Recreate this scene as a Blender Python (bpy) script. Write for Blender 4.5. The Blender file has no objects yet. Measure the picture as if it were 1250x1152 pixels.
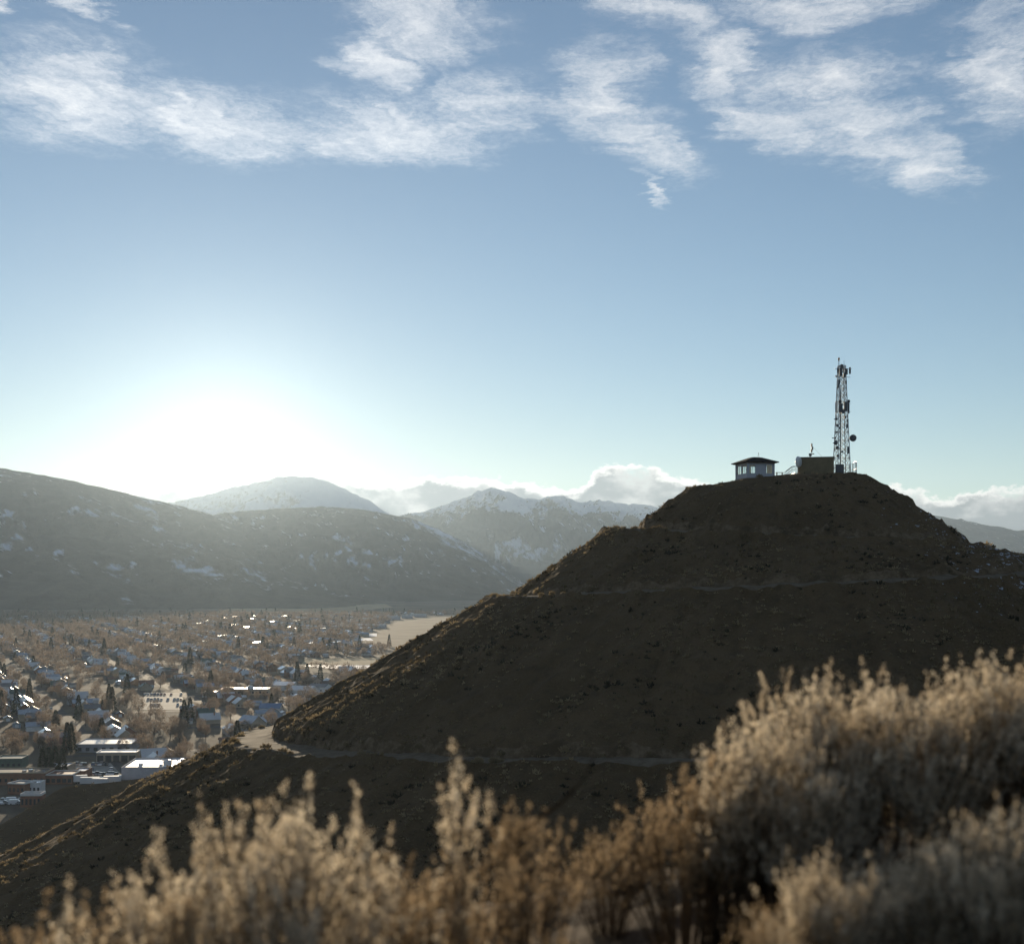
import bpy, bmesh, math, random
import numpy as np
from mathutils import Vector, Matrix, Quaternion

# ---------------------------------------------------------------- camera, sky, sun, exposure
scene = bpy.context.scene
COL = scene.collection
F = 1717.0            # focal length in photograph pixels (1250 px wide)
HOR = 700.0           # eye level row
GROUND = -95.0        # valley floor below the eye

cam_d = bpy.data.cameras.new('camera')
cam = bpy.data.objects.new('camera', cam_d); COL.objects.link(cam)
cam_d.sensor_width = 36.0
cam_d.lens = 36.0 * F / 1250.0
cam_d.shift_y = (HOR - 576.0) / 1250.0
cam.rotation_euler = (math.radians(90), 0, 0)
cam_d.clip_start = 0.05; cam_d.clip_end = 60000
cam_d.dof.use_dof = True
cam_d.dof.focus_distance = 260.0
cam_d.dof.aperture_fstop = 2.6
scene.camera = cam

SUN_AZ = math.radians(-11.6)      # left of the view axis (+Y)
SUN_EL = math.radians(5.8)
HAZE_DENSITY = 0.055e-5
AIR_DENSITY = 3.6e-5
HAZE_G = 0.91
SKY_STRENGTH = 0.09

scene.view_settings.view_transform = 'Standard'
scene.view_settings.look = 'None'
scene.view_settings.exposure = 0.42
scene.view_settings.gamma = 1.0
scene.view_settings.use_curve_mapping = False

cy = scene.cycles
cy.use_denoising = True
try: cy.denoiser = 'OPENIMAGEDENOISE'
except Exception: pass
cy.max_bounces = 6; cy.diffuse_bounces = 3; cy.glossy_bounces = 2
cy.transmission_bounces = 3; cy.volume_bounces = 1; cy.transparent_max_bounces = 8
cy.sample_clamp_indirect = 4.0
cy.sample_clamp_direct = 0.0
cy.use_adaptive_sampling = False

class NB:
    """small node-building helper"""
    def __init__(s, nt): s.nt = nt; s.N = nt.nodes; s.L = nt.links
    def new(s, t, **kw):
        n = s.N.new(t)
        for k, v in kw.items(): setattr(n, k, v)
        return n
    def put(s, sock, v):
        if isinstance(v, bpy.types.NodeSocket): s.L.new(v, sock)
        elif v is not None: sock.default_value = v
    def m(s, op, a, b=None, c=None, clamp=False):
        n = s.new('ShaderNodeMath', operation=op, use_clamp=clamp)
        s.put(n.inputs[0], a)
        if b is not None: s.put(n.inputs[1], b)
        if c is not None: s.put(n.inputs[2], c)
        return n.outputs[0]
    def v(s, op, a, b=None, out=0):
        n = s.new('ShaderNodeVectorMath', operation=op)
        s.put(n.inputs[0], a)
        if b is not None:
            if op == 'SCALE': s.put(n.inputs[3], b)
            else: s.put(n.inputs[1], b)
        return n.outputs[out]
    def sep(s, v):
        n = s.new('ShaderNodeSeparateXYZ'); s.put(n.inputs[0], v); return n.outputs
    def comb(s, x, y, z=0.0):
        n = s.new('ShaderNodeCombineXYZ')
        for i, q in enumerate((x, y, z)): s.put(n.inputs[i], q)
        return n.outputs[0]
    def noise(s, vec, scale, detail=4, rough=0.55, dist=0.0, out=0):
        n = s.new('ShaderNodeTexNoise')
        s.put(n.inputs['Vector'], vec); s.put(n.inputs['Scale'], scale)
        n.inputs['Detail'].default_value = detail; n.inputs['Roughness'].default_value = rough
        n.inputs['Distortion'].default_value = dist
        return n.outputs[out]
    def step(s, v, lo, hi, a=0.0, b=1.0, smooth=True):
        n = s.new('ShaderNodeMapRange', interpolation_type='SMOOTHSTEP' if smooth else 'LINEAR')
        s.put(n.inputs[0], v)
        s.put(n.inputs[1], lo); s.put(n.inputs[2], hi); s.put(n.inputs[3], a); s.put(n.inputs[4], b)
        return n.outputs[0]
    def mix(s, f, a, b, blend='MIX'):
        n = s.new('ShaderNodeMix', data_type='RGBA', blend_type=blend)
        s.put(n.inputs[0], f)
        for sock, q in ((n.inputs[6], a), (n.inputs[7], b)):
            if isinstance(q, tuple) and len(q) == 3: q = q + (1.0,)
            s.put(sock, q)
        return n.outputs[2]

world = bpy.data.worlds.new('World'); scene.world = world
world.use_nodes = True
w = NB(world.node_tree); world.node_tree.nodes.clear()
sky = w.new('ShaderNodeTexSky', sky_type='NISHITA', sun_disc=False, sun_elevation=SUN_EL,
            sun_rotation=SUN_AZ, altitude=2200, air_density=1.0, dust_density=0.3, ozone_density=2.1)
D = w.v('NORMALIZE', w.new('ShaderNodeTexCoord').outputs['Generated'])
dx, dy, dz = w.sep(D)
zc = w.m('MAXIMUM', dz, 0.03)
# high cloud layer: directions projected on a level sheet above the place
Q = w.comb(w.m('DIVIDE', dx, zc), w.m('DIVIDE', w.m('ABSOLUTE', dy), zc), 1.0)
def cloud_blob(px, py, rx, ry, ang=0.0, soft=-0.1):
    h = HOR - py
    q0 = np.array([(px - 625) / h, F / h])
    J = np.array([[1 / h, (px - 625) / h ** 2], [0, F / h ** 2]])
    a = math.radians(ang); R = np.array([[math.cos(a), -math.sin(a)], [math.sin(a), math.cos(a)]])
    Mi = np.linalg.inv(J @ R @ np.diag([rx, ry]))
    c = -Mi @ q0
    u = w.v('DOT_PRODUCT', Q, (Mi[0, 0], Mi[0, 1], c[0]), out=1)
    v = w.v('DOT_PRODUCT', Q, (Mi[1, 0], Mi[1, 1], c[1]), out=1)
    return w.step(w.v('LENGTH', w.comb(u, v, 0.0), out=1), 1.2, soft)
wl = w.v('SCALE', w.v('SUBTRACT', w.noise(Q, 2.6, 2, 0.55, out=1), (0.5, 0.5, 0.5)), 0.30)
wl2 = w.v('SCALE', w.v('SUBTRACT', w.noise(Q, 14.0, 5, 0.65, out=1), (0.5, 0.5, 0.5)), 0.17)
Qm = w.v('MULTIPLY', w.v('ADD', wl, wl2), (1.0, 1.0, 0.0))
Q0 = Q
Q = w.v('ADD', Q, Qm)
mask = None
for b in [(510, 30, 165, 100, 0), (465, 85, 95, 55, 25), 
          (95, 120, 200, 95, 8), (250, 150, 210, 65, 10), (470, 165, 240, 60, 0), (610, 125, 120, 65, 5), 
          (735, 120, 85, 85, 35), (800, 175, 100, 62, 30), (780, 228, 50, 14, 50),
          (800, 15, 130, 55, 20), (880, 75, 100, 60, 25), (1010, 92, 180, 40, -3),
          (950, 150, 105, 65, 25), (1060, 165, 150, 80, 18), (1140, 195, 110, 62, 15),
          (1215, 90, 110, 110, -20), (110, 22, 55, 20, 25), (10, 8, 40, 22, 0), (980, 15, 170, 55, 0)]:
    o = cloud_blob(*b)
    mask = o if mask is None else w.m('MAXIMUM', mask, o)
# beyond the frame the same kind of cloud field goes on
side = w.m('SUBTRACT', w.m('ABSOLUTE', w.m('DIVIDE', dx, w.m('MAXIMUM', w.m('ABSOLUTE', dy), 0.001))), 0.42)
field = w.step(w.noise(Q, 1.1, 2, 0.5), 0.46, 0.66)
over = w.step(w.v('LENGTH', w.comb(w.sep(Q0)[0], w.sep(Q0)[1], 0.0), out=1), 2.3, 1.9)
mask = w.m('MAXIMUM', mask, w.m('MULTIPLY', field, w.m('MAXIMUM', w.step(side, 0.0, 0.2), over)))
qx, qy, _ = w.sep(Q0)
wx_, wy_, _ = w.sep(w.v('ADD', Q0, w.v('SCALE', Qm, 0.5)))
# fibres lie across the drift; coarse tufts break them
f1 = w.noise(w.comb(w.m('ADD', w.m('MULTIPLY', wx_, 20.0), w.m('MULTIPLY', wy_, -7.0)), w.m('SUBTRACT', w.m('MULTIPLY', wy_, 3.2), w.m('MULTIPLY', wx_, 3.0))), 1.0, 5, 0.6)
f2 = w.noise(w.v('MULTIPLY', Q, (1.0, 0.8, 1.0)), 8.0, 8, 0.68)
f3 = w.noise(w.v('MULTIPLY', Q0, (1.0, 0.55, 1.0)), 60.0, 4, 0.65)
tex = w.m('ADD', w.m('MULTIPLY', f1, 0.26), w.m('ADD', w.m('MULTIPLY', f2, 0.62), w.m('MULTIPLY', f3, 0.2)))
dens = w.m('ADD', w.m('MULTIPLY', w.m('SUBTRACT', mask, 0.42), 2.1), w.m('MULTIPLY', w.m('SUBTRACT', tex, 0.5), 6.0))
hi_a = w.m('MULTIPLY', w.m('MULTIPLY', w.step(dens, -0.7, 3.2), w.step(mask, 0.0, 0.55)), 0.86)
# cumulus bank along the far mountains
az = w.m('DIVIDE', dx, w.m('MAXIMUM', w.m('ABSOLUTE', dy), 0.05))
el = w.m('DIVIDE', dz, w.v('LENGTH', w.comb(dx, dy, 0.0), out=1))
fc = w.new('ShaderNodeFloatCurve')
cv = fc.mapping.curves[0]
bank = [(-200, 600), (60, 603), (150, 599), (200, 596), (250, 596), (300, 584), (365, 574), (420, 582), (460, 589), (520, 582), (580, 583),
        (660, 592), (700, 598), (722, 580), (745, 567), (790, 569), (815, 580), (850, 588), (950, 606), (1060, 604), (1085, 597),
        (1120, 600), (1150, 612), (1180, 604), (1250, 600), (1500, 603)]
def cvx(px): return (px - 625) / F + 0.5
pts = [(0.0, 0.057 / 0.12)] + [(cvx(p), (HOR - q) / F / 0.12) for p, q in bank if 0 < cvx(p) < 1] + [(1.0, 0.057 / 0.12)]
while len(cv.points) < len(pts): cv.points.new(0.5, 0.5)
for pnt, (a, b) in zip(cv.points, pts): pnt.location = (a, b); pnt.handle_type = 'AUTO'
fc.mapping.update()
w.put(fc.inputs['Value'], w.m('ADD', az, 0.5, clamp=True))
etop = w.m('MULTIPLY', fc.outputs[0], 0.12)
bv = w.comb(w.m('MULTIPLY', az, 60.0), w.m('MULTIPLY', el, 110.0))
bn = w.noise(bv, 1.2, 7, 0.64); bn2 = w.noise(bv, 0.45, 5, 0.55)
edge = w.m('ADD', w.m('SUBTRACT', etop, el), w.m('MULTIPLY', w.m('SUBTRACT', bn, 0.5), 0.02))
lo_a = w.m('MULTIPLY', w.step(edge, -0.0012, 0.0022), w.step(bn2, 0.22, 0.40))
lo_grey = w.m('MULTIPLY', w.step(edge, 0.0018, 0.0085), w.step(bn2, 0.34, 0.56, 0.55, 1.0))
skyc = sky.outputs[0]
toward = w.v('DOT_PRODUCT', D, (math.cos(SUN_EL) * math.sin(SUN_AZ), math.cos(SUN_EL) * math.cos(SUN_AZ), math.sin(SUN_EL)), out=1)
fwd = w.step(toward, 0.93, 1.0, 1.0, 1.25)
CB = 1.0 / SKY_STRENGTH
hi_c = w.v('SCALE', (0.80 * CB, 0.79 * CB, 0.78 * CB), fwd)
lo_c = w.v('SCALE', w.mix(lo_grey, (0.78 * CB, 0.76 * CB, 0.73 * CB), (0.15 * CB, 0.17 * CB, 0.195 * CB)), fwd)
c1 = w.mix(hi_a, skyc, hi_c)
c2 = w.mix(lo_a, c1, lo_c)
bg = w.new('ShaderNodeBackground'); w.put(bg.inputs[0], c2); bg.inputs[1].default_value = SKY_STRENGTH
w.L.new(bg.outputs[0], w.new('ShaderNodeOutputWorld').inputs[0])

world.cycles.sampling_method = 'MANUAL'; world.cycles.sample_map_resolution = 512
sun_d = bpy.data.lights.new('sun', 'SUN'); sun = bpy.data.objects.new('sun', sun_d); COL.objects.link(sun)
sun_d.energy = 5.0; sun_d.angle = math.radians(0.5); sun_d.color = (1.0, 0.82, 0.58)
sdir = Vector((math.cos(SUN_EL) * math.sin(SUN_AZ), math.cos(SUN_EL) * math.cos(SUN_AZ), math.sin(SUN_EL)))
sun.rotation_euler = sdir.to_track_quat('Z', 'Y').to_euler()

# ---------------------------------------------------------------- helpers
rng = np.random.default_rng(7)
random.seed(7)
def at(px, py, Y):                       # a point of the place seen at that pixel, Y metres out
    return Vector(((px - 625) / F * Y, Y, (HOR - py) / F * Y))
def on_ground(px, py, z=GROUND):
    Y = -z * F / (py - HOR); return Vector(((px - 625) / F * Y, Y, z))

def hash2(ix, iy, seed):
    h = (ix.astype(np.int64) * 374761393 + iy.astype(np.int64) * 668265263 + seed * 1442695041) & 0xffffffff
    h = ((h ^ (h >> 13)) * 1274126177) & 0xffffffff
    h = ((h ^ (h >> 16)) * 2246822519) & 0xffffffff
    return ((h ^ (h >> 15)) & 0xffffff) / float(0x1000000)
def vnoise(x, y, seed=0):
    x = np.asarray(x, float); y = np.asarray(y, float)
    ix = np.floor(x); iy = np.floor(y); fx = x - ix; fy = y - iy
    ux = fx * fx * fx * (fx * (fx * 6 - 15) + 10); uy = fy * fy * fy * (fy * (fy * 6 - 15) + 10)
    def g(ox, oy):
        a = hash2(ix + ox, iy + oy, seed) * 2 * np.pi
        return np.cos(a) * (fx - ox) + np.sin(a) * (fy - oy)
    n0 = g(0, 0) * (1 - ux) + g(1, 0) * ux; n1 = g(0, 1) * (1 - ux) + g(1, 1) * ux
    return (n0 * (1 - uy) + n1 * uy) * 1.5
def fbm(x, y, octv=4, seed=0, gain=0.5):
    s = 0; a = 1.0
    for o in range(octv):
        s = s + a * vnoise(x * 2 ** o + 17.3 * o, y * 2 ** o - 9.1 * o, seed + o); a *= gain
    return s
def ridged(x, y, octv=4, seed=0, gain=0.55):
    s = 0; a = 1.0; t = 0
    for o in range(octv):
        s = s + a * (1 - 2 * np.abs(vnoise(x * 2 ** o + 5.7 * o, y * 2 ** o + 3.3 * o, seed + o))); t += a; a *= gain
    return s / t

MATS = {}
def mat(name):
    m_ = bpy.data.materials.new(name); m_.use_nodes = True; m_.node_tree.nodes.clear()
    MATS[name] = m_
    b = NB(m_.node_tree)
    out = b.new('ShaderNodeOutputMaterial')
    return m_, b, out
def principled(b, out, color, rough=0.9, spec=0.2, metal=0.0, bump=None, bump_d=0.1, bump_s=0.5):
    p = b.new('ShaderNodeBsdfPrincipled')
    if isinstance(color, tuple) and len(color) == 3: color = color + (1.0,)
    b.put(p.inputs['Base Color'], color); b.put(p.inputs['Roughness'], rough)
    p.inputs['Specular IOR Level'].default_value = spec; p.inputs['Metallic'].default_value = metal
    if bump is not None:
        bn_ = b.new('ShaderNodeBump'); bn_.inputs['Strength'].default_value = bump_s; bn_.inputs['Distance'].default_value = bump_d
        b.put(bn_.inputs['Height'], bump); b.L.new(bn_.outputs[0], p.inputs['Normal'])
    b.L.new(p.outputs[0], out.inputs[0])
    return p
def plain(name, color, rough=0.8, spec=0.3, metal=0.0, vary=0.15, scale=3.0):
    m_, b, out = mat(name)
    g = b.new('ShaderNodeNewGeometry').outputs['Position']
    n = b.noise(g, scale, 4, 0.6)
    dark = tuple(c * (1 - vary) for c in color); lite = tuple(min(1, c * (1 + vary)) for c in color)
    principled(b, out, b.mix(b.step(n, 0.3, 0.7), dark, lite), rough, spec, metal)
    return m_

def mesh_np(name, verts, faces, material=None, smooth=False, mat_idx=None):
    """verts (n,3); faces (m,k) all the same k, or list of such arrays"""
    me = bpy.data.meshes.new(name)
    verts = np.asarray(verts, np.float32).reshape(-1, 3)
    fl = faces if isinstance(faces, list) else [faces]
    fl = [np.asarray(f, np.int32) for f in fl if len(f)]
    me.vertices.add(len(verts)); me.vertices.foreach_set('co', verts.ravel())
    idx = np.concatenate([f.ravel() for f in fl]); tot = np.concatenate([np.full(len(f), f.shape[1], np.int32) for f in fl])
    st = np.concatenate([[0], np.cumsum(tot)[:-1]]).astype(np.int32)
    me.loops.add(len(idx)); me.loops.foreach_set('vertex_index', idx)
    me.polygons.add(len(tot)); me.polygons.foreach_set('loop_start', st); me.polygons.foreach_set('loop_total', tot)
    if mat_idx is not None: me.polygons.foreach_set('material_index', np.asarray(mat_idx, np.int32))
    me.polygons.foreach_set('use_smooth', np.full(len(tot), bool(smooth)))
    me.update(calc_edges=True)
    if material is not None:
        for q in (material if isinstance(material, list) else [material]): me.materials.append(q)
    return me
def obj(name, me, parent=None, loc=None, rotz=0.0, **props):
    o = bpy.data.objects.new(name, me); COL.objects.link(o)
    if parent is not None: o.parent = parent
    if loc is not None: o.location = loc
    if rotz: o.rotation_euler = (0, 0, rotz)
    for k, v in props.items(): o[k] = v
    return o
def thing(name, label, category, loc=(0, 0, 0), rotz=0.0, group=None):
    o = obj(name, None, None, loc, rotz, label=label, category=category)
    o.empty_display_size = 0.3
    if group: o['group'] = group
    return o
def copy_tree(o, parent=None):
    c = o.copy(); COL.objects.link(c)
    if parent is not None: c.parent = parent
    for ch in list(o.children): copy_tree(ch, c)
    return c

class MB:
    """collects boxes, tubes, prisms into one mesh"""
    def __init__(s): s.v = []; s.f = {}; s.n = 0
    def add(s, v, f):
        v = np.asarray(v, float).reshape(-1, 3)
        for q in f: s.f.setdefault(len(q), []).append([i + s.n for i in q])
        s.v.append(v); s.n += len(v); return s
    def box(s, lo, hi):
        x0, y0, z0 = lo; x1, y1, z1 = hi
        return s.add([(x0, y0, z0), (x1, y0, z0), (x1, y1, z0), (x0, y1, z0), (x0, y0, z1), (x1, y0, z1), (x1, y1, z1), (x0, y1, z1)],
                     [(0, 3, 2, 1), (4, 5, 6, 7), (0, 1, 5, 4), (1, 2, 6, 5), (2, 3, 7, 6), (3, 0, 4, 7)])
    def tube(s, pts, rad, sides=6, cap=True):
        pts = [Vector(p) for p in pts]
        if not hasattr(rad, '__len__'): rad = [rad] * len(pts)
        vs = []
        for i, p in enumerate(pts):
            t = (pts[min(i + 1, len(pts) - 1)] - pts[max(i - 1, 0)]).normalized()
            a = t.orthogonal().normalized() if abs(t.z) > 0.9 else t.cross(Vector((0, 0, 1))).normalized()
            c = t.cross(a)
            for k in range(sides):
                g = 2 * math.pi * k / sides
                vs.append(p + (a * math.cos(g) + c * math.sin(g)) * rad[i])
        fs = []
        for i in range(len(pts) - 1):
            for k in range(sides):
                fs.append((i * sides + k, i * sides + (k + 1) % sides, (i + 1) * sides + (k + 1) % sides, (i + 1) * sides + k))
        if cap:
            fs.append(tuple(reversed(range(sides)))); fs.append(tuple((len(pts) - 1) * sides + k for k in range(sides)))
        return s.add(vs, fs)
    def lathe(s, prof, sides=16, axis='z', c=(0, 0, 0)):
        vs = []; fs = []; n = len(prof)
        for r, h in prof:
            for k in range(sides):
                g = 2 * math.pi * k / sides; a, b_ = r * math.cos(g), r * math.sin(g)
                vs.append({'z': (a, b_, h), 'y': (a, h, b_), 'x': (h, a, b_)}[axis])
        for i in range(n - 1):
            for k in range(sides):
                fs.append((i * sides + k, i * sides + (k + 1) % sides, (i + 1) * sides + (k + 1) % sides, (i + 1) * sides + k))
        fs.append(tuple(reversed(range(sides)))); fs.append(tuple((n - 1) * sides + k for k in range(sides)))
        return s.add(np.array(vs) + np.array(c), fs)
    def mesh(s, name, m_, smooth=False):
        return mesh_np(name, np.concatenate(s.v), [np.array(q) for q in s.f.values()], m_, smooth)
    def build(s, name, m_, parent=None, loc=None, smooth=False, **props):
        return obj(name, s.mesh(name, m_, smooth), parent, loc, **props)

# ---------------------------------------------------------------- materials of the land
def land_materials():
    # hillside: dry earth, thin dead grass, a little snow on the shaded saddle side
    m_, b, out = mat('hill_earth')
    g = b.new('ShaderNodeNewGeometry').outputs['Position']
    x, y, z = b.sep(g)
    big = b.noise(g, 0.06, 4, 0.6); mid = b.noise(g, 0.5, 5, 0.65); fine = b.noise(g, 3.5, 4, 0.7)
    c = b.mix(b.step(big, 0.35, 0.65), (0.108, 0.07, 0.034), (0.146, 0.096, 0.049))
    c = b.mix(b.m('MULTIPLY', b.step(mid, 0.45, 0.7), 0.7), c, (0.07, 0.048, 0.026))
    c = b.mix(b.m('MULTIPLY', b.step(fine, 0.52, 0.72), 0.6), c, (0.2, 0.145, 0.08))
    c = b.mix(b.m('MULTIPLY', b.step(fine, 0.42, 0.28), 0.7), c, (0.036, 0.022, 0.013))
    sn = b.noise(b.v('MULTIPLY', g, (0.9, 0.4, 1.6)), 1.0, 5, 0.72)
    zone = b.m('MULTIPLY', b.step(x, 52.0, 84.0), b.m('MULTIPLY', b.step(z, -9.0, 0.0), b.step(z, 16.0, 9.0)))
    snow = b.step(b.m('ADD', sn, b.m('MULTIPLY', zone, 0.13)), 0.665, 0.70)
    snow = b.m('MULTIPLY', snow, b.step(zone, 0.0, 0.12))
    c = b.mix(snow, c, (0.5, 0.54, 0.6))
    principled(b, out, c, 0.95, 0.1, bump=b.m('ADD', fine, b.m('MULTIPLY', mid, 2.0)), bump_d=0.25, bump_s=0.8)
    m_, b, out = mat('bank_earth')
    g = b.new('ShaderNodeNewGeometry').outputs['Position']
    n = b.noise(g, 0.9, 5, 0.7); n2 = b.noise(g, 5.0, 3, 0.6)
    c = b.mix(b.step(n, 0.35, 0.65), (0.125, 0.085, 0.048), (0.21, 0.15, 0.092))
    c = b.mix(b.step(b.noise(g, 0.25, 4, 0.7), 0.48, 0.62), c, (0.085, 0.058, 0.031))
    principled(b, out, c, 0.95, 0.1, bump=n2, bump_d=0.15, bump_s=0.8)
    # dirt road
    m_, b, out = mat('road_dirt')
    g = b.new('ShaderNodeNewGeometry').outputs['Position']
    n = b.noise(g, 0.8, 5, 0.65); n2 = b.noise(g, 6.0, 3, 0.6)
    c = b.mix(b.step(n, 0.35, 0.65), (0.13, 0.1, 0.066), (0.185, 0.145, 0.098))
    c = b.mix(b.m('MULTIPLY', b.step(n2, 0.55, 0.7), 0.5), c, (0.14, 0.11, 0.08))
    principled(b, out, c, 0.95, 0.1, bump=n2, bump_d=0.05)
    # forested mountain with snow lying in the clearings
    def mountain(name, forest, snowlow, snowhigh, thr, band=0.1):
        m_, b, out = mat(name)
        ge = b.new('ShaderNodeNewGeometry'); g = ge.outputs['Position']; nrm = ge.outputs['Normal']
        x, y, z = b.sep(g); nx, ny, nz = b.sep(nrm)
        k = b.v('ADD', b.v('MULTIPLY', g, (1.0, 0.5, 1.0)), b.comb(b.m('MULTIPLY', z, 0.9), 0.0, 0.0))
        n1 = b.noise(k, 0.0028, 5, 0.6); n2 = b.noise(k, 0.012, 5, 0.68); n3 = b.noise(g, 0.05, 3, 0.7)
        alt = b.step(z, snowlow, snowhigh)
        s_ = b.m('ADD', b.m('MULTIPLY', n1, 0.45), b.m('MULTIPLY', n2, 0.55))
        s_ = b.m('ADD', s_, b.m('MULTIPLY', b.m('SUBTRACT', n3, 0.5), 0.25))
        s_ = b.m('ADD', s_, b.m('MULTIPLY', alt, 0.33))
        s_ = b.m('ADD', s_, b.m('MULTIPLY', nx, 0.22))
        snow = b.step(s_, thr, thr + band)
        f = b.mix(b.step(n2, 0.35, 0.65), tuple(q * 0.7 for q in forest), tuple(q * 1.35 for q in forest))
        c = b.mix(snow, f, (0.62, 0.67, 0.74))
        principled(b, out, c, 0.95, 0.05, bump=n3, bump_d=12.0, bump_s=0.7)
    mountain('ridge_forest', (0.055, 0.046, 0.034), 200, 1200, 0.615)
    mountain('foothill_forest', (0.048, 0.044, 0.036), 400, 1800, 0.60)
    mountain('peak_snow', (0.03, 0.04, 0.048), 260, 620, 0.62)
    mountain('right_forest', (0.03, 0.04, 0.046), 420, 900, 0.62)
    mountain('far_mountain', (0.14, 0.145, 0.15), 100, 700, 0.60, 0.2)  # paler forest and wider snow imitate glare washing the mountain out
    # valley floor: winter grass, bare lots, brush
    m_, b, out = mat('valley_ground')
    g = b.new('ShaderNodeNewGeometry').outputs['Position']
    n1 = b.noise(g, 0.006, 4, 0.6); n2 = b.noise(g, 0.05, 4, 0.6); n3 = b.noise(g, 0.4, 3, 0.6)
    c = b.mix(b.step(n1, 0.35, 0.65), (0.10, 0.082, 0.060), (0.17, 0.14, 0.098))
    c = b.mix(b.m('MULTIPLY', b.step(n2, 0.45, 0.65), 0.7), c, (0.075, 0.062, 0.048))
    c = b.mix(b.m('MULTIPLY', b.step(n2, 0.66, 0.72), 0.6), c, (0.5, 0.52, 0.55))
    principled(b, out, c, 0.95, 0.1, bump=n3, bump_d=0.4)
land_materials()

# ---------------------------------------------------------------- the hill with its benches
HX, HY = 47.5, 240.0
TH = np.array([0, 45, 90, 135, 180, 225, 270, 315.0])      # 0 left, 90 towards the eye, 180 right
ST = [  # (radius at the eight angles, height at the eight angles)
 ([0]*8, [17.0]*8),
 ([10.0, 9.5, 9.0, 11.0, 12.5, 11, 10, 10], [15.6, 15.9, 16.1, 16.6, 16.7, 16.4, 16, 15.7]),
 ([17.5, 16.0, 15.0, 17.0, 19.5, 17, 16, 17], [14.2, 13.6, 13.2, 12.6, 12.2, 12.5, 13, 13.8]),
 ([26.0, 25.6, 26.0, 28.0, 30.0, 28, 26, 25], [7.6, 6.6, 5.6, 4.9, 4.3, 5.0, 6.0, 7.2]),
 ([31.5, 28.6, 28.8, 30.8, 32.5, 32, 30, 31], [7.6, 6.75, 5.75, 5.0, 4.3, 4.8, 5.8, 7.0]),
 ([47.0, 44.0, 42.5, 43.0, 43.0, 44, 46, 47], [-3.9, -2.6, -1.0, 0.3, 1.5, -1, -3, -4]),
 ([52.0, 47.0, 45.2, 45.8, 46.0, 48, 50, 52], [-4.2, -2.85, -1.25, 0.05, 1.2, -1.3, -3.3, -4.3]),
 ([88.0, 81.0, 76.0, 82.0, 90.0, 92, 90, 88], [-27.0, -23.6, -20.6, -20.0, -19.5, -27, -29, -28]),
 ([95.5, 85.5, 79.6, 85.6, 93.6, 97, 96, 95], [-28.0, -23.75, -20.65, -20.05, -19.6, -28, -30, -29]),
 ([135., 128., 124., 128., 140., 138, 138, 136], [-48.5, -46, -43, -43, -43, -52, -53, -51]),
 ([250., 235., 225., 230., 260., 250, 250, 250], [-100.]*8),
]
# a steep cut bank above every road, a short steep fill below it
def with_banks(st):
    out = []; seg = []; roads = []; cuts = []
    base_n = [7, 8, 10, 5, 16, 5, 44, 6, 40, 30]
    for i, (r_, z_) in enumerate(st):
        r_ = list(map(float, r_)); z_ = list(map(float, z_))
        if i in (3, 5, 7):
            hh = {3: 1.25, 5: 1.0, 7: 1.4}[i]
            out.append(([q - 0.8 for q in r_], [q + hh for q in z_])); seg.append(3); cuts.append(len(out) - 1)
        out.append((r_, z_))
        if i in (4, 6, 8):
            out.append(([q + 0.9 for q in r_], [q - 0.95 for q in z_])); 
            seg.append(2); seg.append(base_n[i] if i < len(base_n) else 1)
        elif i < len(st) - 1:
            if i in (3, 5, 7): roads.append(len(out) - 1)
            seg.append(base_n[i])
    return out, seg, roads, cuts
ST, SEG, ROADS, CUTS = with_banks(ST)
def per(vals, th):                       # periodic smooth interpolation
    v = np.array(vals, float); k = (th % 360) / 45.0; i = np.floor(k).astype(int); t = k - i
    p0, p1, p2, p3 = v[(i - 1) % 8], v[i % 8], v[(i + 1) % 8], v[(i + 2) % 8]
    return 0.5 * (2 * p1 + (p2 - p0) * t + (2 * p0 - 5 * p1 + 4 * p2 - p3) * t * t + (3 * p1 - p0 - 3 * p2 + p3) * t ** 3)
NT = 1000
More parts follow.
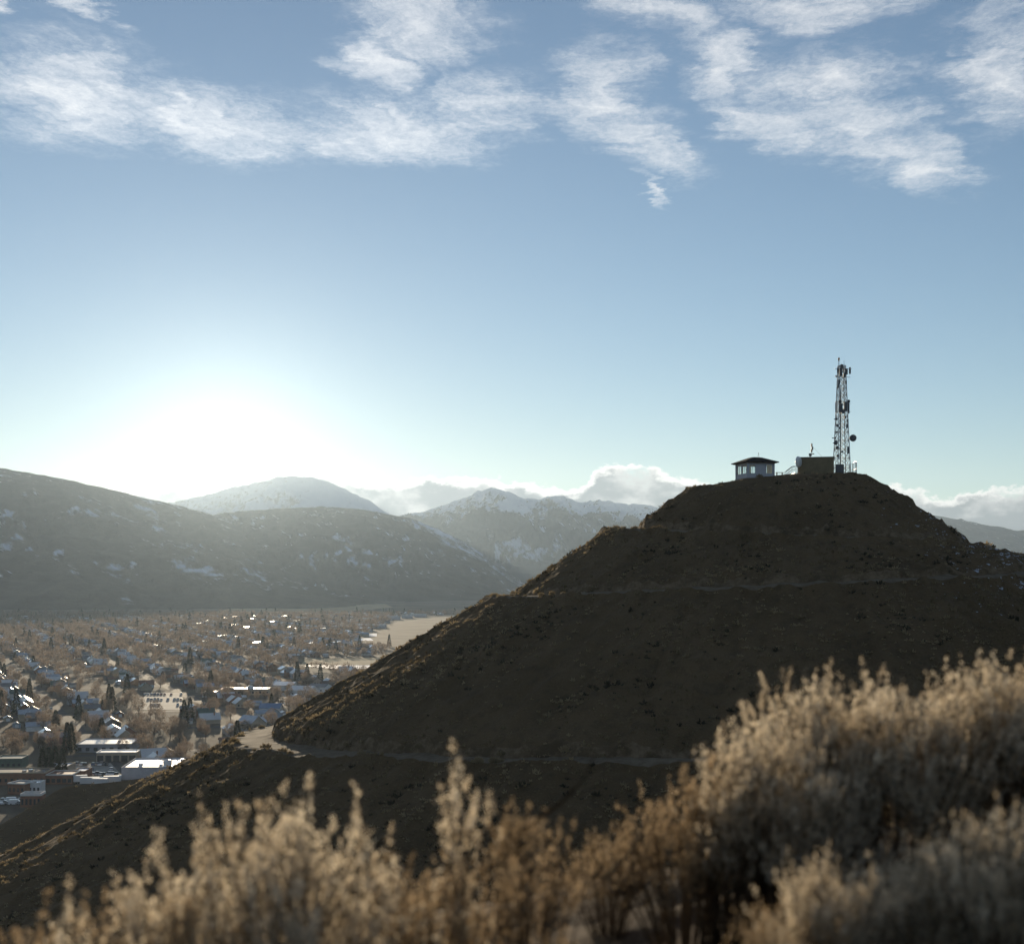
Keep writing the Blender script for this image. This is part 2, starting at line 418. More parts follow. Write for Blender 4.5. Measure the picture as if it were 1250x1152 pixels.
def build_hill():
    th = np.concatenate([np.linspace(-70, 235, 860, endpoint=False), np.linspace(235, 290, NT - 860, endpoint=False)])
    rr = [per(s[0], th) for s in ST]; zz = [per(s[1], th) for s in ST]
    R = []; Z = []; seg_id = []
    for s in range(len(SEG)):
        n = SEG[s]
        for i in range(n + (1 if s == len(SEG) - 1 else 0)):
            t = i / n
            R.append(rr[s] * (1 - t) + rr[s + 1] * t); Z.append(zz[s] * (1 - t) + zz[s + 1] * t); seg_id.append(s)
    R = np.array(R); Z = np.array(Z); seg_id = np.array(seg_id)
    T = np.repeat(np.radians(th)[None, :], len(R), 0)
    road = np.isin(seg_id, ROADS)[:, None].astype(float)
    # soften: relief grows with the distance from the road benches
    wx = HX - R * np.cos(T); wy = HY - R * np.sin(T)
    amp = (1 - road) * np.clip((R - 8) / 12, 0.04, 1)
    # smooth amplitude across rows
    for _ in range(3): amp[1:-1] = (amp[:-2] + amp[1:-1] * 2 + amp[2:]) / 4
    gully = fbm(np.degrees(T) * 0.16, R * 0.02, 4, 11) * np.clip((R - 10) / 60, 0.15, 1.0) * 0.9
    rough = fbm(wx * 0.22, wy * 0.22, 4, 5) * 0.55 + fbm(wx * 0.9, wy * 0.9, 3, 9) * 0.16
    rock = np.maximum(0, fbm(wx * 0.35, wy * 0.35, 4, 23)) * np.where(R < 26, 0.9, 0.2)
    dz = amp * (gully * 1.1 + rough + rock) + fbm(wx * 0.6, wy * 0.6, 2, 31) * 0.08
    Zf = Z + dz
    Rf = R + amp * (fbm(wx * 0.3 + 40, wy * 0.3, 3, 44) * 0.5)
    wx = HX - Rf * np.cos(T); wy = HY - Rf * np.sin(T)
    V = np.stack([wx, wy, Zf], -1)
    nr, nt = V.shape[:2]
    a = np.arange(nr - 1)[:, None] * nt + np.arange(nt)[None, :]
    b_ = np.arange(nr - 1)[:, None] * nt + (np.arange(nt)[None, :] + 1) % nt
    faces = np.stack([a, a + nt, b_ + nt, b_], -1)
    isroad = np.isin(seg_id[:-1], ROADS)
    vv = V.reshape(-1, 3)
    hf = faces[~isroad].reshape(-1, 4)
    cut = (np.isin(seg_id[:-1], CUTS)[:, None] * np.ones(nt))[~isroad].ravel().astype(np.int32)
    obj('hill', mesh_np('hill', vv, hf, [MATS['hill_earth'], MATS['bank_earth']], True, cut), kind='structure')
    for s in ROADS:
        rows = np.where(seg_id[:-1] == s)[0]
        sub = V[rows[0]:rows[-1] + 2].reshape(-1, 3)
        q = (faces[rows] - rows[0] * nt).reshape(-1, 4)
        obj('dirt_road', mesh_np('dirt_road', sub, q, MATS['road_dirt'], True), kind='structure')
    return V, seg_id, th
HV, HSEG, HTH = build_hill()
def hill_z(x, y):
    th = math.degrees(math.atan2(HY - y, HX - x)); th = (th + 70) % 360 - 70
    k = int(np.argmin(np.abs(HTH - th))); col = HV[:, k]
    r = np.hypot(col[:, 0] - HX, col[:, 1] - HY)
    return float(np.interp(math.hypot(x - HX, y - HY), r, col[:, 2]))

def ridge_mesh(name, crest, width_f, width_b, material, base_z, nx=260, nf=90, nb=24, seed=1, spur=0.25, spur_len=300.0, rough=1.0, pw=1.0, kind='structure', jag=0.0):
    """a mountain: crest polyline of points, front slope towards the eye, back slope away; gullied"""
    c = np.array([tuple(p) for p in crest]); d = np.concatenate([[0], np.cumsum(np.linalg.norm(np.diff(c[:, :2], axis=0), axis=1))])
    s = np.linspace(0, d[-1], nx)
    def smooth_i(k):
        y = np.interp(s, d, c[:, k]); w_ = max(1, nx // 90)
        ker = np.ones(2 * w_ + 1) / (2 * w_ + 1)
        return np.convolve(np.pad(y, w_, mode='edge'), ker, 'valid')
    cx, cyy, cz = smooth_i(0), smooth_i(1), smooth_i(2)
    if jag: cz = cz + jag * ridged(s / 420.0, s * 0 + 3.1, 4, seed + 5)
    t = np.concatenate([np.linspace(0, 1, nf), 1 + np.linspace(0, 1, nb + 1)[1:]])[:, None]
    wf = width_f if not hasattr(width_f, '__len__') else np.interp(s, d, width_f)
    tf = np.minimum(t, 1); tb = np.maximum(t - 1, 0)
    Y = cyy[None] - wf * (1 - tf) + width_b * tb
    X = cx[None] * (Y / cyy[None]) ** 0.5 + 0 * t
    H = (cz - base_z)[None]
    prof = np.where(t <= 1, tf ** pw, 1 - tb ** 1.0)
    h = H * prof
    q = s[None] + 0 * t
    dist = (Y - cyy[None])
    wob = fbm(q / spur_len * 0.7, dist / spur_len * 0.7, 3, seed + 50) * spur_len * 0.5
    sp = ridged((q + wob + dist * 0.25) / spur_len, dist / (spur_len * 3.2), 5, seed)
    envelope = np.where(t <= 1, (4 * tf * (1 - tf)) * 0.85 + 0.15 * np.minimum(1, tf * 3) * (1 - np.clip((tf - 0.85) / 0.15, 0, 1) * 0.75), 0.1)
    h = h * (1 + 0.0 * t) + H * spur * sp * envelope
    h = h + fbm(q / 90, dist / 90, 4, seed + 9) * 9 * rough * np.minimum(1, tf * 2.5) * np.where(np.abs(t - 1) < 0.02, 0.5, 1)
    Z = base_z + np.maximum(h, -20)
    V = np.stack([X, Y, Z], -1); nr, n2 = V.shape[:2]
    i = np.arange(nr - 1)[:, None] * n2 + np.arange(n2 - 1)[None]
    f = np.stack([i, i + 1, i + n2 + 1, i + n2], -1).reshape(-1, 4)
    obj(name, mesh_np(name, V.reshape(-1, 3), f, MATS[material], True), kind=kind)
    return V

# near spur below the hill, towards the town
spur_line = [Vector((60, 520, -42)), Vector((-30, 480, -50)), Vector((-90, 455, -60)), Vector((-113, 445, -64.3)), Vector((-127, 432, -64.5)), Vector((-136, 425, -64.6)),
             Vector((-142, 416, -69)), Vector((-148, 407, -72.6)), Vector((-165, 392, -82)), Vector((-200, 375, -98))]
SPUR = ridge_mesh('hill_spur', spur_line, 95, 60, 'hill_earth', -98, nx=220, nf=70, nb=24, seed=71, spur=0.05, spur_len=40, rough=0.12, pw=1.0)
# mountains
def crest(pts, Y):
    return [at(p[0], p[1], p[2] if len(p) > 2 else Y) for p in pts]
ridge_mesh('left_mountain_ridge', crest([(-700, 520), (-420, 540), (-180, 552), (-60, 563), (0, 571), (60, 582), (110, 592), (170, 606), (215, 617), (260, 628), (330, 650), (420, 690), (520, 735)], 6800), 3200, 1800,
           'ridge_forest', GROUND - 8, nx=460, nf=170, seed=3, spur=0.22, spur_len=620, rough=0.8, pw=1.35)
ridge_mesh('foothill', crest([(60, 690), (150, 655), (230, 633), (290, 625), (350, 621), (400, 619), (440, 622), (470, 627), (505, 634), (540, 648), (570, 664), (600, 683), (630, 704), (665, 726), (700, 742)], 7600), 3000, 1500,
           'foothill_forest', GROUND - 8, nx=460, nf=170, seed=13, spur=0.26, spur_len=560, rough=0.8, pw=1.3)
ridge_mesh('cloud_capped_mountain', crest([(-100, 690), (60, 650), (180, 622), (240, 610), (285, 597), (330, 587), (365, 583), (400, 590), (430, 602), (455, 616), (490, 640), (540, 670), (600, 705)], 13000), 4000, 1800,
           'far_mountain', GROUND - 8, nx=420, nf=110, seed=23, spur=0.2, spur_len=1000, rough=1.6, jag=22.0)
ridge_mesh('snowy_peaks', crest([(380, 690), (430, 655), (470, 638), (500, 632), (530, 622), (560, 612), (585, 605), (603, 599), (622, 606), (640, 612), (655, 614), (672, 610), (690, 612), (705, 618), (722, 617), (740, 616), (760, 619), (790, 620), (830, 628), (880, 645), (960, 668), (1040, 690)], 12200), 5600, 1800,
           'peak_snow', GROUND - 8, nx=620, nf=220, seed=33, spur=0.30, spur_len=800, rough=1.8, pw=1.25, jag=34.0)
ridge_mesh('right_mountain', crest([(820, 690), (900, 660), (980, 640), (1060, 628), (1110, 629), (1140, 629), (1165, 634), (1190, 639), (1215, 643), (1240, 649), (1265, 645), (1330, 640), (1450, 650), (1600, 660)], 11000), 4000, 1800,
           'right_forest', GROUND - 8, nx=420, nf=110, seed=43, spur=0.16, spur_len=900, rough=0.9)

# valley floor
def valley():
    n = 2
    xs = [-14500, 14500]; ys = [-14500, 14500]
    obj('valley_floor', mesh_np('valley_floor', [(-14500, -14500, GROUND), (14500, -14500, GROUND), (14500, 14500, GROUND), (-14500, 14500, GROUND)], np.array([(0, 1, 2, 3)]), MATS['valley_ground']), kind='structure')
valley()
# haze
def haze():
    m_, b, out = mat('haze_air')
    def air(col, dens, g_):
        p = b.new('ShaderNodeVolumePrincipled')
        p.inputs['Color'].default_value = col + (1,); p.inputs['Density'].default_value = dens; p.inputs['Anisotropy'].default_value = g_
        return p.outputs[0]
    ad = b.new('ShaderNodeAddShader')
    b.L.new(air((0.95, 0.95, 0.97), HAZE_DENSITY, HAZE_G), ad.inputs[0])
    b.L.new(air((0.64, 0.82, 1.0), AIR_DENSITY, 0.38), ad.inputs[1])
    b.L.new(ad.outputs[0], out.inputs['Volume'])
    top = 1040
    MB().box((-15200, -15200, GROUND - 28), (15200, 15200, top)).build('haze', m_, kind='stuff')
haze()

# ---------------------------------------------------------------- the summit: lookout, shelter, tower
plain('white_paint', (0.5, 0.5, 0.52), 0.6, 0.3, vary=0.06, scale=1.5)
plain('cream_paint', (0.88, 0.76, 0.54), 0.7, 0.2, vary=0.06, scale=1.5)
plain('trim_brown', (0.22, 0.15, 0.10), 0.7, 0.2)
plain('shingle', (0.018, 0.018, 0.02), 0.95, 0.05, vary=0.3, scale=6)
plain('concrete', (0.35, 0.33, 0.30), 0.9, 0.1)
plain('galvanised', (0.62, 0.62, 0.60), 0.38, 0.5, metal=0.55, vary=0.1, scale=8)
plain('antenna_grey', (0.10, 0.105, 0.115), 0.55, 0.4, vary=0.1)
plain('antenna_white', (0.78, 0.77, 0.74), 0.45, 0.4, vary=0.05)
plain('shelter_siding', (0.21, 0.165, 0.095), 0.8, 0.2, vary=0.12, scale=1.2)
plain('dark_metal', (0.045, 0.045, 0.045), 0.6, 0.4, vary=0.2)
plain('amber_lens', (0.75, 0.42, 0.18), 0.3, 0.5)
def glass_mat():
    m_, b, out = mat('window_glass')
    t = b.new('ShaderNodeBsdfTransparent'); t.inputs[0].default_value = (0.92, 0.95, 0.95, 1)
    g = b.new('ShaderNodeBsdfGlossy'); g.inputs['Roughness'].default_value = 0.05
    mx = b.new('ShaderNodeMixShader'); mx.inputs[0].default_value = 0.08
    b.L.new(t.outputs[0], mx.inputs[1]); b.L.new(g.outputs[0], mx.inputs[2]); b.L.new(mx.outputs[0], out.inputs[0])
glass_mat()

def lookout():
    c = at(921.5, 586, 238.5); rz = math.radians(14.8)
    base = hill_z(c.x, c.y) - 0.05
    t = thing('lookout_pavilion', 'small white square lookout pavilion with wide dark hipped roof on the hilltop', 'pavilion', (c.x, c.y, base), rz)
    h = 2.365; H = 2.5; s0, s1 = 0.75, 2.28
    MB().box((-h - 0.15, -h - 0.15, -1.0), (h + 0.15, h + 0.15, 0.03)).build('foundation', MATS['concrete'], t)
    faces = [((-h, -h), (1, 0), [(0.05, 0.29), (0.70, 0.95)]),      # front
             ((-h, h), (0, -1), [(0.10, 0.45), (0.53, 0.93)]),       # left
             ((h, h), (-1, 0), [(0.06, 0.44), (0.60, 0.94)]),        # back
             ((h, -h), (0, 1), [(0.52, 0.94)])]        # right
    W = 2 * h
    for (ox, oy), (ux, uy), op in faces:
        nx, ny = uy, -ux                      # outward normal
        def slab(mb, a, b_, z0, z1, d0, d1):
            # a..b_ along the wall, d0..d1 outward
            p = [(ox + ux * q + nx * d, oy + uy * q + ny * d) for q in (a, b_) for d in (d0, d1)]
            x0, x1 = min(k[0] for k in p), max(k[0] for k in p); y0, y1 = min(k[1] for k in p), max(k[1] for k in p)
            mb.box((x0, y0, z0), (x1, y1, z1))
        for nm, mt, d0, d1, e in (('wall', 'white_paint', -0.07, 0.0, 0.0), ('wall_lining', 'cream_paint', -0.14, -0.072, 0.145)):
            mb = MB()
            slab(mb, e, W - 0.072 - e if e else W - 0.072, 0.03, s0, d0, d1); slab(mb, e, W - 0.072 - e if e else W - 0.072, s1, H, d0, d1)
            cur = e
            for a, b_ in op:
                if a * W > cur + 0.01: slab(mb, cur, a * W, s0, s1, d0, d1)
                cur = b_ * W
            slab(mb, cur, W - 0.072 - e, s0, s1, d0, d1)
            mb.build(nm, MATS[mt], t)
        for a, b_ in op:
            wn = MB(); A, B = a * W, b_ * W; fw = 0.05
            slab(wn, A + 0.002, B - 0.002, s0 + 0.002, s0 + fw, -0.06, 0.03); slab(wn, A + 0.002, B - 0.002, s1 - fw, s1 - 0.002, -0.06, 0.03)
            slab(wn, A + 0.002, A + fw, s0 + fw, s1 - fw, -0.06, 0.03); slab(wn, B - fw, B - 0.002, s0 + fw, s1 - fw, -0.06, 0.03)
            mid = (A + B) / 2; slab(wn, mid - 0.02, mid + 0.02, s0 + fw, s1 - fw, -0.05, 0.02)
            wo = wn.build('window', MATS['white_paint'], t)
            for q0, q1 in ((A + fw + 0.002, mid - 0.022), (mid + 0.022, B - fw - 0.002)):
                gl = MB(); slab(gl, q0, q1, s0 + fw + 0.002, s1 - fw - 0.002, -0.022, -0.014); gl.build('pane', MATS['window_glass'], wo)
    # corner boards
    for sx in (-1, 1):
        for sy in (-1, 1):
            MB().box((sx * h - 0.09 + 0.03 * sx, sy * h - 0.09 + 0.03 * sy, 0.04), (sx * h + 0.09 + 0.03 * sx, sy * h + 0.09 + 0.03 * sy, H - 0.01)).build('corner_post', MATS['white_paint'], t)
    MB().box((-h + 0.2, -h + 0.2, 0.035), (h - 0.2, h - 0.2, 0.08)).build('floor', MATS['concrete'], t)
    MB().box((-2.75, -2.75, H), (2.75, 2.75, H + 0.10)).build('soffit', MATS['trim_brown'], t)
    e = 3.04; q = 0.88
    z = H + 0.10
    rf = MB().add([(-e, -e, z), (e, -e, z), (e, e, z), (-e, e, z), (-e, -e, z + 0.14), (e, -e, z + 0.14), (e, e, z + 0.14), (-e, e, z + 0.14),
              (-q, -q, z + 0.98), (q, -q, z + 0.98), (q, q, z + 0.98), (-q, q, z + 0.98), (0, 0, z + 1.10)],
             [(0, 3, 2, 1), (0, 1, 5, 4), (1, 2, 6, 5), (2, 3, 7, 6), (3, 0, 4, 7), (4, 5, 9, 8), (5, 6, 10, 9), (6, 7, 11, 10), (7, 4, 8, 11),
              (8, 9, 12), (9, 10, 12), (10, 11, 12), (11, 8, 12)]).build('roof', MATS['shingle'], t)
    an = MB()
    for k in range(3):
        g = k * 2.1; an.tube([(0.75 + 0.22 * math.cos(g), 0.2 + 0.22 * math.sin(g), z + 0.95), (0.75, 0.2, z + 1.75)], 0.012, 4)
    an.lathe([(0.02, z + 1.70), (0.06, z + 1.76), (0.06, z + 1.84), (0.02, z + 1.88)], 8, 'z', (0.75, 0.2, 0))
    an.build('roof_antenna', MATS['dark_metal'], rf)
lookout()

def shelter():
    c = at(996, 577, 240.5); base = 16.75
    rz = math.radians(-12.0)
    t = thing('equipment_shelter', 'olive brown ribbed metal equipment shelter beside the lattice tower', 'shelter', (c.x, c.y, base), rz)
    hw, hd, H = 2.98, 1.4, 2.95
    MB().box((-hw, -hd, -0.6), (hw, hd, H)).build('wall', MATS['shelter_siding'], t)
    for i in range(15):                                   # upright siding panels, 0.4 m each
        x0 = -hw + i * 2 * hw / 15
        MB().box((x0 + 0.02, -hd - 0.035, -0.5), (x0 + 2 * hw / 15 - 0.02, -hd - 0.003, H - 0.03)).build('siding_panel', MATS['shelter_siding'], t)
    MB().box((-hw - 0.12, -hd - 0.14, H), (hw + 0.12, hd + 0.12, H + 0.13)).build('roof', MATS['dark_metal'], t)
    MB().box((-hw - 0.05, -0.5, 0.1), (-hw - 0.004, 0.4, 2.1)).build('door', MATS['dark_metal'], t)
    # mast on the roof
    m_ = thing('roof_mast', 'short mast of dark panel antennas guyed to the shelter roof', 'antenna mast', at(990.8, 556.4, 240.5), 0)
    MB().tube([(0, 0, -0.05), (0, 0, 2.15)], 0.035, 6).build('pole', MATS['dark_metal'], m_)
    for z0, dx_, w_ in ((1.55, -0.02, 0.13), (1.02, 0.09, 0.15), (0.62, -0.04, 0.14)):
        MB().box((dx_ - w_, -0.16, z0), (dx_ + w_, -0.05, z0 + 0.52)).build('panel_antenna', MATS['antenna_grey'], m_)
    MB().box((0.05, -0.1, 0.28), (0.42, 0.02, 0.42)).build('bracket', MATS['dark_metal'], m_)
    MB().tube([(0.05, 0, 1.75), (1.75, 0.1, -0.1)], 0.012, 4).build('guy_wire', MATS['dark_metal'], m_)
    v = thing('roof_vent', 'dark domed vent on the roof of the equipment shelter', 'vent', at(989.0, 556.6, 240.2), 0)
    MB().lathe([(0.17, -0.1), (0.17, 0.18)], 12).build('pipe', MATS['dark_metal'], v)
    MB().lathe([(0.28, 0.18), (0.30, 0.26), (0.24, 0.40), (0.1, 0.47), (0.02, 0.49)], 14).build('dome', MATS['antenna_grey'], v, smooth=True)
    # white drum antenna at the shelter's end
    p = at(974.5, 564.5, 239.0)
    d = thing('white_drum_antenna', 'large round white drum antenna at the open end of the shelter', 'antenna', (p.x, p.y, p.z - 1.75), math.radians(50))
    MB().tube([(0, 0.12, -0.3), (0, 0.12, 2.2)], 0.07, 8).build('post', MATS['galvanised'], d)
    MB().lathe([(0.0, -0.42), (0.55, -0.36), (0.85, -0.22), (0.95, -0.02), (0.95, 0.0)], 28, 'y', (0, 0, 1.85)).build('radome', MATS['antenna_white'], d, smooth=True)
    MB().lathe([(0.95, 0.005), (0.97, 0.02), (0.7, 0.18), (0.25, 0.26)], 28, 'y', (0, 0, 1.85)).build('dish_back', MATS['galvanised'], d, smooth=True)
    # cabinet
    p = at(1025, 578, 239.0)
    k = thing('equipment_cabinet', 'dark square equipment cabinet at the foot of the tower', 'cabinet', (p.x, p.y, 16.7), math.radians(-8))
    MB().box((-0.68, -0.4, -0.4), (0.68, 0.4, 1.75)).build('body', MATS['dark_metal'], k)
    for sx in (-1, 1):
        MB().box((min(0.02 * sx, 0.64 * sx), -0.43, 0.08), (max(0.02 * sx, 0.64 * sx), -0.403, 1.68)).build('door', MATS['antenna_grey'], k)
    MB().box((-0.74, -0.46, 1.75), (0.74, 0.46, 1.82)).build('lid', MATS['dark_metal'], k)
    # steps with handrails climbing to the shelter
    p0 = at(958.5, 581.5, 238.0); p1 = at(971.5, 576.0, 238.0)
    s_ = thing('steel_steps', 'short flight of steel steps with railings climbing to the shelter', 'steps', (p0.x, p0.y, p0.z - 0.25), 0)
    L_ = p1.x - p0.x; Hh = p1.z - p0.z + 0.05
    n = 6
    for i in range(n):
        MB().box((L_ * i / n, -0.5, Hh * i / n + 0.12), (L_ * (i + 1) / n, 0.5, Hh * i / n + 0.17)).build('tread', MATS['galvanised'], s_)
    for y in (-0.53, 0.53):
        MB().tube([(0, y, 0.0), (L_, y, Hh)], 0.06, 4).build('stringer', MATS['galvanised'], s_)
        rl = MB().tube([(0, y, 1.0), (L_ * 0.66, y, Hh + 1.12), (L_, y, Hh + 1.14)], 0.045, 6).build('handrail', MATS['dark_metal'], s_)
        MB().tube([(0, y, 0.55), (L_ * 0.66, y, Hh + 0.6), (L_, y, Hh + 0.6)], 0.025, 5).build('midrail', MATS['galvanised'], s_)
        for f in (0.0, 0.33, 0.66, 1.0):
            zt = np.interp(f, [0, 0.66, 1], [1.0, Hh + 1.12, Hh + 1.14])
            MB().tube([(L_ * f, y, Hh * f - 0.5), (L_ * f, y, zt)], 0.032, 5).build('post', MATS['galvanised'], s_)
    # low rail between the lookout and the steps
    r0 = at(947, 583.5, 239.0)
    r_ = thing('low_bench', 'low dark bench between the lookout and the steel steps', 'bench', (r0.x, r0.y, hill_z(r0.x + 0.6, r0.y)), math.radians(10))
    MB().box((0, -0.2, 0.42), (1.35, 0.2, 0.50)).build('seat', MATS['trim_brown'], r_)
    for x in (0.15, 1.1):
        MB().box((x, -0.16, -0.4), (x + 0.1, 0.16, 0.418)).build('leg', MATS['concrete'], r_)
shelter()

def tower():
    p = at(1027.5, 578, 243.0); base = 16.6; H = 19.3
    t = thing('radio_tower', 'tall galvanised lattice radio tower hung with dishes and panel antennas', 'tower', (p.x, p.y, base), math.radians(8))
    def half(z): return np.interp(z, [0, 0.45 * H, H], [1.18, 0.86, 0.50])
    lv = [0]; 
    while lv[-1] < H - 0.6: lv.append(min(H, lv[-1] + 1.05 * half(lv[-1]) + 0.45))
    cs = [(-1, -1), (1, -1), (1, 1), (-1, 1)]
    for sx, sy in cs:
        MB().tube([(sx * half(z), sy * half(z), z) for z in [-0.8, 0] + lv[1:]], 0.085, 6).build('leg', MATS['galvanised'], t)
    for i in range(len(lv)):
        for k in range(4):
            a, b_ = cs[k], cs[(k + 1) % 4]; z = lv[i]; h0 = half(z)
            if i: MB().tube([(a[0] * h0, a[1] * h0, z), (b_[0] * h0, b_[1] * h0, z)], 0.04, 4).build('crossbar', MATS['galvanised'], t)
            if i + 1 < len(lv):
                h1 = half(lv[i + 1]); z1 = lv[i + 1]
                MB().tube([(a[0] * h0, a[1] * h0, z), (b_[0] * h1, b_[1] * h1, z1)], 0.045, 4).build('brace', MATS['galvanised'], t)
                MB().tube([(b_[0] * h0 * 0.985, b_[1] * h0 * 0.985, z), (a[0] * h1 * 0.985, a[1] * h1 * 0.985, z1)], 0.045, 4).build('brace', MATS['galvanised'], t)
    # ladder and cable run inside
    ld = MB()
    for x in (-0.2, 0.2): ld.tube([(x, 0.3, 0), (x, 0.3, H)], 0.025, 4)
    for z in np.arange(0.3, H, 0.33): ld.tube([(-0.2, 0.3, z), (0.2, 0.3, z)], 0.015, 4)
    ld.build('ladder', MATS['galvanised'], t)
    cb = MB()
    for x in (-0.42, -0.34, -0.27): cb.tube([(x, -0.2, 0), (x * 0.8, -0.15, 12.5 + 8 * abs(x))], 0.035, 5)
    cb.build('feed_cable', MATS['dark_metal'], t)
    def loc(px, py, out=0.0):
        v = at(px, py, p.y) - Vector((p.x, p.y, base)); 
        return v
    R = Matrix.Rotation(-math.radians(8), 3, 'Z')
    def part(nm, mb, mt, px, py, yoff, yaw=0.0, smooth=False):
        v = R @ (loc(px, py) + Vector((0, yoff, 0)))
        o = mb.build(nm, MATS[mt], t, v, smooth=smooth); o.rotation_euler = (0, 0, yaw - math.radians(8)); return o
    def dish(px, py, r, yoff, yaw, mt='antenna_grey'):
        mb = MB().lathe([(0.02, -0.30 * r), (0.55 * r, -0.26 * r), (0.93 * r, -0.12 * r), (r, 0.0), (r, 0.28 * r), (0.6 * r, 0.62 * r), (0.2 * r, 0.8 * r)], 20, 'y')
        o = part('dish_antenna', mb, mt, px, py, yoff, yaw, True)
        MB().box((-0.06, 0.5 * r, -0.06), (0.06, 0.5 * r + 0.5, 0.06)).build('bracket', MATS['dark_metal'], o)
    for a in [(1040.0, 535, 0.60, -0.7, math.radians(-20)), (1018.8, 541, 0.40, -1.1, math.radians(35)), (1020.2, 547, 0.30, -1.2, math.radians(10)),
              (1018.3, 535, 0.24, -0.9, math.radians(50)), (1020, 512, 0.24, -0.9, math.radians(35)), (1020.5, 528, 0.2, -0.8, math.radians(30)),
              (1035.3, 490, 0.28, -0.3, math.radians(-30)), (1024.0, 491, 0.30, -1.0, math.radians(15)), (1021, 557, 0.26, -1.2, 0.2), (1026, 552, 0.2, -1.3, 0)]: dish(*a)
    for px, py, w_, h_, yo, mt in [(1019.2, 498, 0.14, 1.9, -0.8, 'antenna_white'), (1020.6, 498, 0.12, 1.7, -0.4, 'antenna_white'), (1024.5, 499, 0.30, 1.5, -1.1, 'antenna_grey'),
                                   (1030.5, 497, 0.30, 1.6, -1.1, 'antenna_grey'), (1034.6, 498, 0.16, 1.9, -0.6, 'antenna_grey'), (1036.2, 498, 0.09, 1.8, -0.1, 'antenna_white'), (1027.5, 503, 0.32, 0.7, -1.0, 'antenna_grey'),
                                   (1021.3, 453, 0.12, 0.9, -0.9, 'antenna_grey'), (1025, 455, 0.24, 1.3, -0.8, 'antenna_grey'), (1026.5, 448, 0.22, 0.7, -0.7, 'antenna_grey'), (1031.5, 454.5, 0.26, 1.0, -0.9, 'antenna_grey'),
                                   (1036.5, 453, 0.15, 1.1, -0.6, 'antenna_grey'), (1029.5, 459, 0.2, 0.7, -0.8, 'antenna_grey'), (1023, 467, 0.13, 0.8, -0.8, 'antenna_grey'), (1031.6, 467.5, 0.14, 0.6, -0.7, 'antenna_grey'),
                                   (1022, 472, 0.09, 0.7, -0.8, 'antenna_grey'), (1033.3, 514, 0.13, 0.5, -0.9, 'antenna_grey'), (1032.5, 521, 0.16, 0.6, -0.9, 'antenna_grey'), (1033.7, 550, 0.16, 1.2, -1.0, 'antenna_grey'),
                                   (1020.8, 520, 0.15, 0.4, -0.9, 'antenna_grey'), (1023, 523, 0.13, 0.4, -1.0, 'antenna_grey'), (1030, 510, 0.16, 0.4, -1.0, 'antenna_grey')]:
        mb = MB().box((-w_, -0.09, -h_ / 2), (w_, 0.09, h_ / 2)).tube([(0, 0.09, -h_ / 2 - 0.1), (0, 0.09, h_ / 2 + 0.1)], 0.03, 5)
        part('panel_antenna', mb, mt, px, py, yo, math.radians((px - 1028) * -3))
    for py, x0, x1, yo in ((451, 1017.5, 1038.3, -0.75), (461, 1019, 1036.5, -0.75), (493, 1018.5, 1037, -0.8), (503, 1018.5, 1037, -0.8)):
        a = R @ (loc(x0, py) + Vector((0, yo, 0))); b_ = R @ (loc(x1, py) + Vector((0, yo, 0)))
        MB().tube([a, b_], 0.04, 5).build('crossarm', MATS['galvanised'], t)
    part('beacon', MB().lathe([(0.1, -0.35), (0.1, -0.1), (0.17, -0.06), (0.19, 0.1), (0.12, 0.24), (0.02, 0.3)], 12), 'amber_lens', 1024, 438.5, 0, 0, True)
    part('beacon_post', MB().tube([(0, 0, -2.6), (0, 0, -0.3)], 0.05, 6), 'dark_metal', 1024, 438.5, 0)
    part('whip_antenna', MB().tube([(0, 0, -2.2), (0, 0, 0.2)], [0.035, 0.02], 5), 'antenna_grey', 1030.3, 441, 0)
    part('ball_antenna', MB().lathe([(0.02, -0.2), (0.16, -0.1), (0.18, 0.05), (0.1, 0.17), (0.02, 0.2)], 10), 'antenna_white', 1019.3, 460, -0.8, 0, True)
tower()

def fence():
    y0 = 241.0
    p = at(1037, 577, y0); zb = 16.3
    f = thing('compound_fence', 'pale steel mesh fence with tall posts at the edge of the tower compound', 'fence', (p.x, p.y, zb), 0)
    pts = [(0.0, 0.0), (0.28, -1.0), (0.75, -1.6), (1.05, -0.7), (1.16, 0.6), (1.1, 2.0)]
    tops = [2.55, 2.5, 2.6, 2.85, 3.05, 2.9]
    for (x, y), tp in zip(pts, tops):
        MB().tube([(x, y, -0.8), (x, y, tp)], 0.04, 6).build('post', MATS['galvanised'], f)
    for i in range(len(pts) - 1):
        a, b_ = pts[i], pts[i + 1]
        for q in (0.1, 0.55, 0.97):
            MB().tube([(a[0], a[1], tops[i] * q), (b_[0], b_[1], tops[i + 1] * q)], 0.022, 5).build('rail', MATS['galvanised'], f)
        ms = MB(); n = 6
        for k in range(1, n):
            s_ = k / n; x = a[0] + (b_[0] - a[0]) * s_; y = a[1] + (b_[1] - a[1]) * s_
            ms.tube([(x, y, 0.1), (x, y, tops[i] * (1 - s_) + tops[i + 1] * s_)], 0.006, 3)
        ms.build('mesh_panel', MATS['galvanised'], f, kind='stuff')
fence()

